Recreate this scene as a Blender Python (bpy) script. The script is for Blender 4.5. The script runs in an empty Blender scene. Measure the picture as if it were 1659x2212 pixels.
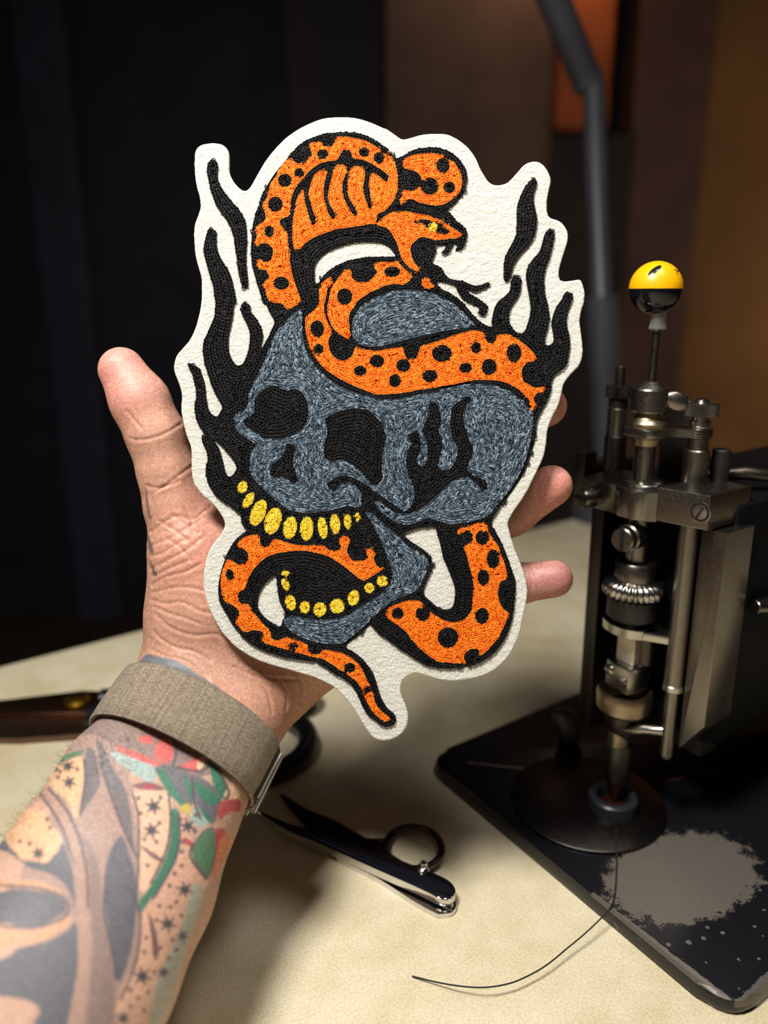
import bpy, bmesh, math, random
import numpy as np
from mathutils import Vector, Matrix
R = math.radians
random.seed(7); rng = np.random.default_rng(7)
sc = bpy.context.scene
col = sc.collection

# ------------------------------------------------------------------ camera
TZ = 0.75                       # height of the table top above the floor (m)
PITCH, FPX = R(15.7), 1661.0    # the camera looks down a little; focal length in pixels of a 1659 x 2212 frame
CAM = Vector((0, 0, TZ + 0.28))
FW, UP, RT = Vector((0, math.cos(PITCH), -math.sin(PITCH))), Vector((0, math.sin(PITCH), math.cos(PITCH))), Vector((1, 0, 0))
cd = bpy.data.cameras.new('camera'); cam = bpy.data.objects.new('camera', cd); col.objects.link(cam)
cam.location = CAM; cam.rotation_euler = (R(90) - PITCH, 0, 0)
cd.sensor_fit = 'VERTICAL'; cd.sensor_height = 36; cd.sensor_width = 27
cd.lens = 36 * FPX / 2212; cd.clip_start = 0.01; cd.clip_end = 50
cd.dof.use_dof = True; cd.dof.focus_distance = 0.327; cd.dof.aperture_fstop = 4.6
sc.camera = cam
# ------------------------------------------------------------------ world, lights, exposure
w = bpy.data.worlds.new('world'); sc.world = w; w.use_nodes = True
w.node_tree.nodes['Background'].inputs[0].default_value = (0.55, 0.6, 0.8, 1)
w.node_tree.nodes['Background'].inputs[1].default_value = 0.022
def area(name, loc, aim, size, power, colour, sy=None):
    l = bpy.data.lights.new(name, 'AREA'); l.energy = power; l.color = colour; l.size = size
    if sy: l.shape = 'RECTANGLE'; l.size_y = sy
    o = bpy.data.objects.new(name, l); col.objects.link(o); o.location = loc
    o.rotation_euler = (Vector(aim) - Vector(loc)).to_track_quat('-Z', 'Y').to_euler()
    return o
area('work_light', (-0.208, 0.034, TZ + 0.83), (0.0, 0.32, TZ + 0.1), 0.16, 9.5, (1.0, 0.965, 0.905))
area('bench_lamp', (0.16, 0.20, TZ + 0.78), (0.08, 0.28, TZ), 0.14, 1.3, (1.0, 0.96, 0.9))
area('room_lamp', (0.26, 2.06, 1.93), (0.26, 2.2, 1.6), 0.1, 0.42, (1.0, 0.66, 0.42))
area('amber_fill', (0.51, 2.06, 1.84), (0.51, 2.16, 1.6), 0.06, 0.16, (1.0, 0.6, 0.3))  # unseen light added to brighten the top of the amber strip
area('corner_lamp', (1.75, 1.55, 1.0), (1.35, 2.3, 0.9), 0.25, 2.5, (1.0, 0.78, 0.5))
sc.view_settings.view_transform = 'Standard'; sc.view_settings.look = 'None'
sc.view_settings.exposure = 0.0; sc.view_settings.gamma = 1.0; sc.view_settings.use_curve_mapping = False

# ------------------------------------------------------------------ helpers
def P(px, py, z):               # a point at distance z along the view axis
    return CAM + FW * z + RT * ((px - 829.5) / FPX * z) - UP * ((py - 1106) / FPX * z)
def T(px, py, h=0.0):           # a point on the table (h above it)
    r = FW + RT * ((px - 829.5) / FPX) - UP * ((py - 1106) / FPX)
    return CAM + r * ((TZ + h - CAM.z) / r.z)
def lin(r, g, b):
    f = lambda c: c / 12.92 if c <= .04045 else ((c + .055) / 1.055) ** 2.4
    return (f(r / 255), f(g / 255), f(b / 255), 1)
def mat(name, colour, rough=.5, metal=0., **k):
    m = bpy.data.materials.new(name); m.use_nodes = True
    b = m.node_tree.nodes['Principled BSDF']
    b.inputs['Base Color'].default_value = colour if len(colour) == 4 else (*colour, 1)
    b.inputs['Roughness'].default_value = rough; b.inputs['Metallic'].default_value = metal
    for kk, v in k.items(): b.inputs[kk.replace('_', ' ')].default_value = v
    return m
class N:                        # short node builder
    def __init__(s, m): s.t = m.node_tree; s.b = s.t.nodes['Principled BSDF']
    def n(s, typ, **k):
        o = s.t.nodes.new(typ)
        for kk, v in k.items():
            if hasattr(o, kk): setattr(o, kk, v)
            else: o.inputs[kk.replace('_', ' ')].default_value = v
        return o
    def l(s, a, b): s.t.links.new(a, b)
    def ramp(s, src, stops):
        r = s.n('ShaderNodeValToRGB'); e = r.color_ramp.elements
        while len(e) < len(stops): e.new(.5)
        for i, (p, c) in enumerate(stops): e[i].position = p; e[i].color = c if len(c) == 4 else (*c, 1)
        s.l(src, r.inputs[0]); return r.outputs[0]
    def coord(s, scale=(1, 1, 1), out='Object'):
        c = s.n('ShaderNodeTexCoord'); m = s.n('ShaderNodeMapping'); m.inputs['Scale'].default_value = scale
        s.l(c.outputs[out], m.inputs[0]); return m.outputs[0]
    def noise(s, vec, scale, detail=3, rough=.5, dist=0.):
        t = s.n('ShaderNodeTexNoise'); t.inputs['Scale'].default_value = scale; t.inputs['Detail'].default_value = detail
        t.inputs['Roughness'].default_value = rough; t.inputs['Distortion'].default_value = dist
        if vec is not None: s.l(vec, t.inputs['Vector'])
        return t.outputs['Fac']
    def bump(s, h, dist, strength=1.):
        b = s.n('ShaderNodeBump'); b.inputs['Distance'].default_value = dist; b.inputs['Strength'].default_value = strength
        s.l(h, b.inputs['Height']); s.l(b.outputs[0], s.b.inputs['Normal']); return b
    def mix(s, fac, a, b, mode='MIX'):
        x = s.n('ShaderNodeMix', data_type='RGBA', blend_type=mode)
        for src, i in ((fac, 0), (a, 6), (b, 7)):
            if isinstance(src, (tuple, float, int)): x.inputs[i].default_value = src
            else: s.l(src, x.inputs[i])
        return x.outputs[2]
    def math(s, op, a, b=0., c=0.):
        x = s.n('ShaderNodeMath', operation=op)
        for i, v in enumerate((a, b, c)):
            if isinstance(v, (int, float)): x.inputs[i].default_value = v
            else: s.l(v, x.inputs[i])
        return x.outputs[0]
def empty(name, loc=(0, 0, 0), rot=None, parent=None):
    o = bpy.data.objects.new(name, None); col.objects.link(o); o.location = loc
    if rot is not None: o.rotation_euler = rot
    o.empty_display_size = .01
    if parent: o.parent = parent
    return o
def tag(o, label=None, cat=None, group=None, kind=None):
    for k, v in (('label', label), ('category', cat), ('group', group), ('kind', kind)):
        if v: o[k] = v
    return o
def link(name, me, m, parent=None, smooth=True, label=None, kind=None):
    o = bpy.data.objects.new(name, me); col.objects.link(o)
    for x in (m if isinstance(m, (list, tuple)) else [m]): me.materials.append(x)
    if smooth and len(me.polygons): me.polygons.foreach_set('use_smooth', [True] * len(me.polygons))
    if parent: o.parent = parent
    return tag(o, label=label, kind=kind)
def from_arrays(name, v, f, m, parent=None, **k):
    me = bpy.data.meshes.new(name); me.from_pydata([tuple(x) for x in v], [], f); me.validate(); me.update()
    return link(name, me, m, parent, **k)
class MB:                       # collects shapes into one bmesh
    def __init__(s): s.b = bmesh.new()
    def lathe(s, prof, seg=32, base=(0, 0, 0), axis=(0, 0, 1), sx=1., sy=1.):
        q = Vector((0, 0, 1)).rotation_difference(Vector(axis).normalized()).to_matrix(); B = Vector(base); rings = []
        for r, z in prof:
            if r < 1e-6: rings.append([s.b.verts.new(B + q @ Vector((0, 0, z)))])
            else: rings.append([s.b.verts.new(B + q @ Vector((sx * r * math.cos(2 * math.pi * i / seg), sy * r * math.sin(2 * math.pi * i / seg), z))) for i in range(seg)])
        for a, b in zip(rings, rings[1:]):
            for i in range(seg):
                j = (i + 1) % seg
                if len(a) == 1 and len(b) == 1: continue
                if len(a) == 1: s.b.faces.new((a[0], b[j], b[i]))
                elif len(b) == 1: s.b.faces.new((a[i], a[j], b[0]))
                else: s.b.faces.new((a[i], a[j], b[j], b[i]))
        return s
    def cyl(s, a, b, r, seg=24, r2=None, ch=.12):
        a, b = Vector(a), Vector(b); L = (b - a).length; r2 = r if r2 is None else r2; c = min(r, r2, L) * ch
        return s.lathe([(0, 0), (r - c, 0), (r, c), (r2, L - c), (r2 - c, L), (0, L)], seg, a, b - a)
    def box(s, lo, hi, bev=0.):
        vs = [s.b.verts.new((x, y, z)) for z in (lo[2], hi[2]) for x, y in ((lo[0], lo[1]), (hi[0], lo[1]), (hi[0], hi[1]), (lo[0], hi[1]))]
        fs = [s.b.faces.new([vs[i] for i in q]) for q in ((3, 2, 1, 0), (4, 5, 6, 7), (0, 1, 5, 4), (1, 2, 6, 5), (2, 3, 7, 6), (3, 0, 4, 7))]
        if bev: bmesh.ops.bevel(s.b, geom=list({e for f in fs for e in f.edges}), offset=bev, segments=2, affect='EDGES', profile=.5)
        return s
    def prism(s, pts, z0, z1, bev=0., M=None):
        M = M or Matrix()
        a = [s.b.verts.new(M @ Vector((x, y, z0))) for x, y in pts]; b = [s.b.verts.new(M @ Vector((x, y, z1))) for x, y in pts]
        fa = s.b.faces.new(a[::-1]); fb = s.b.faces.new(b); n = len(pts)
        for i in range(n): s.b.faces.new((a[i], a[(i + 1) % n], b[(i + 1) % n], b[i]))
        if bev: bmesh.ops.bevel(s.b, geom=list(set(fa.edges) | set(fb.edges)), offset=bev, segments=2, affect='EDGES', profile=.5)
        return s
    def tube(s, pts, r, seg=10):
        pts = [Vector(p) for p in pts]; n = len(pts); rings = []; up = None
        for i, p in enumerate(pts):
            t = (pts[min(i + 1, n - 1)] - pts[max(i - 1, 0)]).normalized()
            if up is None: up = t.orthogonal()
            up = (up - t * up.dot(t)).normalized(); v = t.cross(up); rr = r[i] if isinstance(r, (list, tuple)) else r
            rings.append([s.b.verts.new(p + (up * math.cos(2 * math.pi * k / seg) + v * math.sin(2 * math.pi * k / seg)) * rr) for k in range(seg)])
        for a, b in zip(rings, rings[1:]):
            for k in range(seg): s.b.faces.new((a[k], a[(k + 1) % seg], b[(k + 1) % seg], b[k]))
        s.b.faces.new(rings[0][::-1]); s.b.faces.new(rings[-1]); return s
    def sphere(s, c, r, seg=32, sz=1.):
        return s.lathe([(r * math.sin(math.pi * i / 16), -r * sz * math.cos(math.pi * i / 16)) if 0 < i < 16 else (0, r * sz * (-1 if i == 0 else 1)) for i in range(17)], seg, c)
    def build(s, name, m, parent=None, smooth=True, sharp=38, **k):
        bmesh.ops.recalc_face_normals(s.b, faces=s.b.faces[:])
        for e in s.b.edges:
            if len(e.link_faces) == 2 and e.calc_face_angle(0) > R(sharp): e.smooth = False
        me = bpy.data.meshes.new(name); s.b.to_mesh(me); s.b.free(); return link(name, me, m, parent, smooth, **k)
def catmull(p, n=4, closed=True):
    p = np.asarray(p, float); M = len(p); out = []
    for i in range(M if closed else M - 1):
        a, b, c, d = (p[i - 1] if closed or i else p[0]), p[i], p[(i + 1) % M], (p[(i + 2) % M] if closed or i + 2 < M else p[-1])
        for k in range(n):
            t = k / n; out.append(.5 * (2 * b + (c - a) * t + (2 * a - 5 * b + 4 * c - d) * t * t + (3 * b - a - 3 * c + d) * t ** 3))
    if not closed: out.append(p[-1])
    return np.array(out)

# ------------------------------------------------------------------ the room
def plain(name, c, rough=.7, nz=8., amt=.25):
    m = mat(name, c, rough); n = N(m); f = n.noise(n.coord(), nz, 4)
    d = tuple(x * (1 - amt) for x in c[:3]) + (1,); e = tuple(min(1, x * (1 + amt)) for x in c[:3]) + (1,)
    n.l(n.ramp(f, [(.3, d), (.7, e)]), n.b.inputs['Base Color']); return m
m_dark = plain('dark_wall_paint', lin(38, 36, 48)); m_brown = plain('brown_wall_paint', lin(136, 96, 54), .8, 3)
m_floor = plain('dark_floor', lin(60, 45, 35), .6)
def slab(name, lo, hi, m, bev=0., label=None):
    o = MB().box(lo, hi, bev).build(name, m, smooth=False, label=label); o['kind'] = 'structure'; return o
slab('floor', (-2.2, -1.2, -.05), (2.2, 2.5, 0), m_floor)
slab('wall_back', (-2.2, 2.4, 0), (2.2, 2.5, 2.8), m_dark)
slab('wall_right', (1.9, -1.2, 0), (2.0, 2.4, 2.8), m_brown)
slab('trim_1', (-1.0, 2.33, 0), (-.86, 2.4, 2.8), plain('blue_grey_trim', lin(52, 50, 66)), .01)
slab('trim_2', (-.27, 2.33, 0), (0.0, 2.4, 2.8), plain('dark_plum_trim', lin(52, 42, 46)), .01)
slab('trim_3', (0.0, 2.2, 0), (.44, 2.4, 2.8), plain('brown_wood_trim', lin(98, 74, 62)), .01)
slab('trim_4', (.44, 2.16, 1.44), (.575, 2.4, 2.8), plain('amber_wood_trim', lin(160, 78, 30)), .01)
slab('trim_7', (.44, 2.2, 0), (.66, 2.4, 1.44), plain('shaded_wood_trim', lin(46, 34, 32)), .01)  # dark colour stands for the light fading out below the amber strip
slab('trim_5', (.66, 2.25, 0), (.86, 2.4, 2.8), plain('maroon_trim', lin(95, 66, 58)), .01)
slab('trim_6', (.86, 2.3, 0), (1.9, 2.4, 2.8), m_brown, .01)

# ------------------------------------------------------------------ table
mt = mat('cream_leathercloth', lin(226, 217, 190), .62); n = N(mt); co = n.coord()
f1 = n.noise(co, 22, 5, .6); f2 = n.noise(co, 900, 3, .6)
c1 = n.ramp(f1, [(.34, lin(211, 197, 160)), (.52, lin(225, 213, 182)), (.7, lin(235, 226, 200))])
c2 = n.ramp(f2, [(.3, (.72, .68, .58, 1)), (.62, (1, 1, 1, 1))])
n.l(n.mix(.75, c1, c2, 'MULTIPLY'), n.b.inputs['Base Color'])
vo = n.n('ShaderNodeTexVoronoi', Scale=1100.); n.l(co, vo.inputs['Vector'])
n.bump(n.math('ADD', vo.outputs['Distance'], f2), .00025, .6)
e0 = Vector((-.3031, .5518, 0)); ang = math.atan2(.424, .5601)
m_wood = plain('table_leg_wood', lin(90, 66, 45))
tb = empty('work_table', (e0.x, e0.y, 0), (0, 0, ang))
tag(tb, 'cream leather-topped work table under the sewing machine and scissors', 'table')
MB().box((-.75, -1.15, TZ - .035), (1.0, 0, TZ), .006).build('tabletop', mt, tb)
for x in (-.65, .9):
    for y in (-1.05, -.1): MB().box((x - .03, y - .03, 0), (x + .03, y + .03, TZ - .035), .004).build('leg', m_wood, tb)

# ------------------------------------------------------------------ grey lamp stand behind the machine
m_lamp = plain('grey_lamp_metal', lin(62, 62, 68), .45)
b = T(1318, 1118); zl = .93
ls = empty('lamp_stand', b); tag(ls, 'grey blurred lamp stand rising behind the sewing machine', 'lamp')
def rel(px, py, z=zl): return P(px, py, z) - b
pb = rel(1322, 1010); 
MB().lathe([(0, 0), (.05, 0), (.05, .012), (.03, .02), (0, .02)], 32).build('lamp_base', m_lamp, ls)
MB().tube([(0, 0, .015), rel(1300, 640)], .020, 16).build('lamp_tube', m_lamp, ls)
MB().tube([rel(1300, 660), rel(1289, 400), rel(1283, 180)], .0135, 16).build('lamp_tube', m_lamp, ls)
MB().sphere(rel(1268, 172), .019, 16).build('lamp_joint', m_lamp, ls)
MB().tube([rel(1268, 172), rel(1180, -40, .86)], .018, 16).build('lamp_arm', m_lamp, ls)

# ------------------------------------------------------------------ the embroidered patch
# outlines of the design, in tenths of a 0.1914 mm design unit (x,y pairs, y down)
DESIGN = {}
DESIGN['felt'] = [
    "4203 3756 4195 3485 4212 3268 4298 3146 4461 3092 4651 3084 4814 3119 4917 3227 4949 3349 4949 3675 5017 3865 5139 4027 5261 4109 5356 4082 5438 3973 5573 3729 5736 3458 5953 3187 6170 2970 6441 2780 6712 2644 6984 2549 7255 2522 7526 2522 7797 2563 8069 2658 8340 2780 8200 2697 8339 2766 8505 2877 8658 2983 8755 2994 8893 2960 9115 2899 9392 2877 9614 2886 9780 2938 9975 3058 10141 3210 10280 3404 10377 3626 10474 3792 10557 3917 10668 3981 10806 3986 10945 3945 11056 3848 11195 3695 11306 3570 11416 3501 11555 3479 11666 3501 11791 3612 11874 3765 11907 3903 11874 4070 11838 4236 11818 4402 11827 4569 11888 4693 12054 4749 12165 4832 12248 4957 12276 5068 12262 5234 12193 5456 12123 5678 12082 5844 12087 5983 12123 6052 12248 6066 12415 6044 12539 6033 12609 6177 12636 6316 12623 6537 12567 6704 12526 6926 12520 6899 12567 7232 12595 7509 12581 7731 12498 7925 12359 8064 12193 8285 12137 8507 12068 8757 11929 9034 11832 9311 11805 9589 11749 9866 11638 10116 11504 10394 11393 10616 11254 10838 11116 11032 11005 11226 10977 11337 11018 11503 11088 11753 11185 12002 11282 12252 11351 12474 11393 12695 11393 12890 11351 13139 11296 13389 11240 13666 11143 13916 11005 14165 10838 14359 10616 14526 10339 14636 10034 14697 9757 14720 9507 14692 9258 14623 9064 14567 8967 14551 8822 14608 8706 14710 8663 14854 8677 15028 8750 15202 8808 15375 8816 15578 8764 15751 8648 15882 8504 15968 8330 16006 8171 15997 8041 15925 7925 15780 7809 15607 7694 15404 7549 15202 7404 15042 7231 14869 7028 14753 6768 14637 6478 14551 6189 14464 5871 14377 5581 14276 5321 14145 5089 13986 4916 13813 4800 13683 4671 13472 4533 13195 4436 12917 4389 12640 4394 12390 4436 12141 4505 11919 4616 11725 4755 11559 4838 11392 4843 11281 4782 11143 4644 10949 4477 10782 4393 10726 4199 10476 4138 10226 4130 9949 4116 9672 4019 9395 3950 9117 3908 8840 3922 8563 3894 8396 3825 8202 3761 8036 3755 7870 3811 7675 3950 7509 4088 7343 4199 7121 4268 6899 4324 6650 4352 6400 4353 6197 4339 5980 4271 5736 4217 5519 4195 5275 4184 5058 4203 4841 4271 4651 4325 4461 4304 4244 4244 4027",
]
DESIGN['black'] = [
    "4583 3463 4515 3539 4488 3729 4515 3919 4556 4109 4637 4353 4759 4570 4895 4760 4990 4950 5058 5167 5085 5384 5126 5655 5153 5872 5193 6062 5261 6211 5329 6225 5362 6143 5343 5926 5324 5709 5321 5465 5335 5248 5329 5004 5297 4787 5193 4570 5031 4380 4895 4217 4773 4027 4711 3865 4700 3702 4711 3593 4651 3485",
    "11513 3862 11416 3959 11306 4097 11222 4291 11167 4485 11161 4707 11153 4929 11139 5095 11028 5317 10931 5511 10884 5706 10876 5927 10890 6052 10959 6080 11028 5969 11070 5789 11153 5622 11278 5456 11416 5317 11541 5095 11588 4818 11569 4596 11522 4375 11527 4208 11577 4042 11597 3931 11555 3889",
    "4556 4944 4488 5031 4420 5302 4420 5519 4475 5736 4542 5980 4610 6197 4637 6414 4657 6566 4643 6816 4560 7038 4463 7260 4393 7481 4407 7731 4463 7980 4560 8285 4670 8535 4781 8729 4795 8840 4712 8979 4657 8993 4560 8923 4490 8785 4463 8618 4443 8452 4426 8285 4365 8091 4296 7953 4199 7897 4102 7842 4080 7870 4088 7953 4158 8091 4199 8258 4241 8452 4241 8618 4213 8785 4227 8979 4282 9145 4365 9284 4476 9408 4393 9408 4360 9450 4393 9589 4463 9755 4490 9921 4463 10088 4463 10282 4532 10504 4643 10670 4809 10836 4865 10865 5060 11004 5198 11143 5240 11309 5309 11420 5365 11462 5254 11517 5087 11670 4963 11864 4865 12085 4782 12335 4727 12612 4727 12862 4782 13056 4879 13222 5004 13444 5143 13638 5337 13832 5586 13999 5864 14110 6196 14207 6557 14262 6834 14304 6797 14281 7057 14435 7259 14565 7462 14681 7636 14854 7751 15057 7838 15259 7954 15433 8099 15549 8243 15650 8359 15679 8489 15636 8547 15534 8504 15404 8388 15317 8272 15144 8185 14941 8128 14739 8055 14536 7939 14362 7780 14189 7607 14059 7439 13972 7578 13842 7809 13668 7968 13509 8024 13513 8232 13721 8509 13916 8731 14082 8953 14221 9175 14359 9396 14415 9701 14437 9979 14401 10311 14331 10589 14165 10783 13971 10921 13749 11032 13472 11088 13195 11110 12917 11129 12640 11088 12418 11005 12196 10935 11975 10838 11753 10727 11531 10630 11365 10630 11226 10727 11060 10866 10865 11005 10671 11143 10477 11333 10171 11444 9866 11527 9589 11569 9339 11597 9117 11666 8923 11805 8674 11888 8452 11902 8285 11971 8119 12137 7980 12234 7870 12276 7675 12298 7509 12290 7287 12248 7093 12234 6899 12276 6677 12276 6731 12331 6537 12359 6413 12331 6343 12276 6324 12193 6343 12123 6482 12026 6621 11943 6815 11910 7009 11929 7121 11957 7343 11916 7426 11832 7468 11763 7412 11777 7260 11832 7065 11860 6871 11832 6622 11832 6593 11777 6399 11749 6177 11749 5983 11805 5733 11888 5511 11943 5262 11965 5068 11929 4985 11882 4957 11777 5040 11708 5262 11638 5456 11500 5622 11389 5789 11361 5983 11389 6205 11430 6426 11458 6677 11416 6927 11333 7149 11250 7204 11139 7176 11028 7038 10987 6899 11000 6733 11084 6566 11208 6371 11250 6177 11245 6038 11167 5969 11084 5983 11034 6094 11014 6260 10917 6399 10751 6537 10668 6704 10626 6898 10626 7036 10612 7065 10501 7038 10335 6927 10196 6788 10058 6622 10113 6676 9919 6482 9725 6343 9503 6232 9420 6088 9531 6080 9697 6121 9836 6177 9891 6316 10002 6454 10141 6537 10307 6621 10349 6704 10335 6759 10418 6815 10501 6759 10515 6621 10418 6523 10280 6426 10141 6343 10030 6232 9988 6199 10141 6260 10280 6302 10418 6246 10557 6191 10571 6135 10501 6116 10390 6163 10252 6177 10113 6135 9975 6080 9808 6052 9642 5983 9559 5844 9475 5761 9365 5706 9337 5622 9392 5511 9420 5373 9406 5303 9559 5290 9670 5303 9614 5373 9559 5456 9614 5489 9697 5442 9780 5303 9836 5234 9864 5262 9878 5331 9830 5414 9891 5414 10002 5345 10063 5206 10085 5068 10030 4929 9864 4790 9725 4624 9559 4535 9642 4541 9808 4402 9975 4236 10058 4042 10085 3820 10030 3626 9919 3460 9753 3321 9559 3238 9337 3204 9087 3224 8893 3279 8755 3349 8644 3418 8602 3432 8533 3404 8366 3238 8286 3173 8069 3024 7797 2915 7526 2875 7255 2883 6984 2915 6712 3010 6495 3132 6333 3295 6143 3512 5980 3702 5817 3946 5682 4190 5600 4434 5505 4706 5465 4895 5438 5194 5432 5465 5451 5736 5519 6008 5600 6279 5709 6577 5738 6566 5835 6760 5932 6968 5877 7121 5752 7370 5655 7537 5641 7481 5674 7315 5669 7149 5613 7010 5530 6871 5419 6733 5391 6622 5294 6533 5225 6622 5211 6733 5267 6871 5336 7010 5391 7176 5405 7370 5364 7592 5294 7786 5197 7897 5086 7870 4975 7675 4934 7454 4948 7232 4989 7038 5031 6816 5059 6566 5085 6577 5099 6442 5044 6170 4976 5926 4868 5736 4759 5546 4692 5357 4678 5140 4651 5004",
]
DESIGN['hole'] = [
    "6794 5926 6807 5736 6929 5546 7119 5411 7391 5302 7662 5235 7933 5221 8177 5235 8367 5302 8476 5411 8535 5546 8340 5560 8069 5560 7797 5587 7526 5641 7255 5763 7038 5926 6902 6089 6835 6130 6799 6062",
    "8731 11531 8953 11434 9175 11392 9396 11392 9438 11503 9507 11753 9563 12002 9646 12224 9757 12501 9826 12723 9812 12973 9757 13125 9618 13167 9452 13111 9285 12973 9175 12862 9147 12751 9202 12585 9285 12390 9341 12252 9313 12085 9202 11919 9008 11780 8842 11670",
    "5975 12432 5836 12501 5697 12640 5600 12834 5564 13056 5628 13222 5753 13361 5891 13458 6002 13527 6072 13513 6113 13389 6169 13278 6113 13111 6030 12917 5997 12695 5980 12501",
    "4615 9506 4726 9672 4809 9921 4851 10116 4892 10240 4962 10296 5059 10226 5114 10116 5059 9977 4948 9811 4837 9686 4726 9561",
]
DESIGN['grey'] = [
    "7600 7050 7680 6800 7850 6600 8150 6420 8500 6300 8850 6280 9250 6320 9600 6460 9900 6660 10120 6880 10260 7020 10000 7100 9600 7160 9200 7240 8800 7340 8400 7450 8050 7500 7780 7450 7630 7280",
    "6473 6677 6528 6760 6528 7093 6556 7343 6611 7565 6695 7731 6833 7925 7000 8091 7194 8258 7443 8396 7721 8507 8026 8590 8200 8632 8477 8632 8755 8590 9115 8521 9448 8452 9780 8369 10085 8313 10418 8313 10695 8341 10945 8424 11139 8549 11306 8674 11416 8812 11500 8923 11513 9062 11486 9311 11444 9589 11389 9811 11306 10032 11208 10254 11084 10476 10917 10698 10695 10947 10561 11115 10339 11226 10062 11287 9785 11317 9590 11295 9396 11226 9202 11204 9064 11268 8842 11337 8565 11281 8343 11143 8176 11004 8093 10921 7826 10925 7787 10940 7677 10964 7536 10932 7332 10972 7097 11034 6940 11050 6752 11081 6549 11073 6392 11050 6235 11003 6094 10909 6000 10831 5836 10699 5642 10505 5503 10366 5420 10200 5405 10005 5405 9838 5475 9672 5530 9630 5419 9533 5253 9422 5114 9284 5073 9145 5086 8979 5225 8882 5336 8785 5378 8646 5391 8480 5475 8285 5613 8036 5724 7786 5807 7565 5890 7343 6001 7149 6168 6955 6334 6788 6431 6691",
    "7885 10935 7955 10949 8093 11143 8287 11309 8481 11475 8620 11586 8731 11697 8870 11808 9064 11919 9202 12030 9258 12169 9230 12307 9147 12474 9091 12612 9036 12723 8897 12806 8675 12890 8454 13000 8315 13111 8149 13250 7955 13444 7760 13611 7566 13777 7400 13888 7111 13902 6834 13860 6557 13777 6335 13652 6169 13513 6155 13430 6224 13333 6363 13306 6585 13347 6834 13375 7111 13375 7389 13319 7611 13222 7805 13084 8026 12945 8248 12793 8415 12640 8470 12474 8456 12307 8387 12113 8304 11864 8193 11614 8082 11392 7971 11198 7888 11060 7888 10963",
]
DESIGN['socket'] = [
    "5502 8868 5502 8701 5585 8535 5724 8424 5918 8341 6085 8396 6223 8438 6362 8410 6500 8466 6611 8618 6667 8812 6653 9034 6584 9200 6473 9311 6306 9395 6112 9464 5890 9478 5696 9464 5613 9395 5475 9311 5336 9228 5280 9117 5336 9034 5475 8951",
    "7027 9062 7138 8979 7332 8895 7582 8840 7804 8840 7970 8882 8081 8979 8192 9090 8275 9200 8325 9395 8311 9589 8269 9783 8255 9977 8256 10200 8266 10327 8194 10429 8092 10470 8010 10429 7907 10306 7784 10183 7661 10081 7582 10032 7416 9949 7194 9963 7027 9894 7000 9727 7027 9533 7069 9367 7055 9200",
    "6279 9603 6195 9630 6182 9700 6112 9838 6001 9949 5890 10060 5849 10199 5918 10310 6085 10310 6223 10365 6334 10434 6431 10393 6403 10254 6348 10060 6348 9838 6390 9700 6334 9616",
    "7081 10470 7191 10360 7332 10290 7489 10282 7646 10329 7771 10392 7881 10470 8006 10541 8100 10627 8225 10706 8379 10819 8522 10901 8666 11003 8768 11034 8871 10982 8912 10921 9076 10982 8912 11064 8727 11105 8543 11064 8399 10982 8297 10880 8194 10819 8102 10890 8112 10993 8006 11066 7818 10940 7810 10705 7755 10588 7661 10486 7551 10431 7410 10454 7301 10517 7222 10603 7128 10533",
    "9260 8769 9322 8707 9424 8728 9475 8830 9506 8953 9527 9076 9506 9199 9475 9281 9506 9425 9547 9589 9547 9712 9506 9835 9475 9978 9465 10081 9527 10142 9629 10152 9732 10101 9814 9999 9865 9855 9875 9712 9834 9589 9773 9466 9732 9302 9711 9158 9732 8994 9752 8851 9814 8748 9937 8666 10039 8595 10121 8584 10162 8625 10142 8707 10060 8789 10019 8912 9998 9035 10039 9220 10080 9363 10142 9527 10193 9650 10213 9794 10162 9917 10111 10040 10101 10163 10162 10245 10305 10306 10449 10378 10510 10450 10490 10552 10439 10593 10367 10532 10264 10409 10121 10316 9937 10337 9752 10419 9568 10573 9404 10737 9240 10880 9076 10993 8871 11064 8830 11003 8912 10860 8953 10696 8932 10532 8871 10368 8809 10224 8779 10081 8768 9917 8809 9732 8871 9609 8881 9548 8830 9466 8850 9384 8994 9322 9035 9322 9117 9281 9178 9158 9240 9015 9270 8892",
]
DESIGN['grey2'] = [
    "9045 9322 9117 9302 9158 9384 9199 9507 9229 9630 9229 9794 9209 9958 9178 10040 9096 10070 9024 10019 9014 9917 9055 9773 9086 9630 9076 9507 9055 9404",
    "7948 10655 8041 10706 8123 10798 8092 10870 8010 10788",
]
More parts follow.
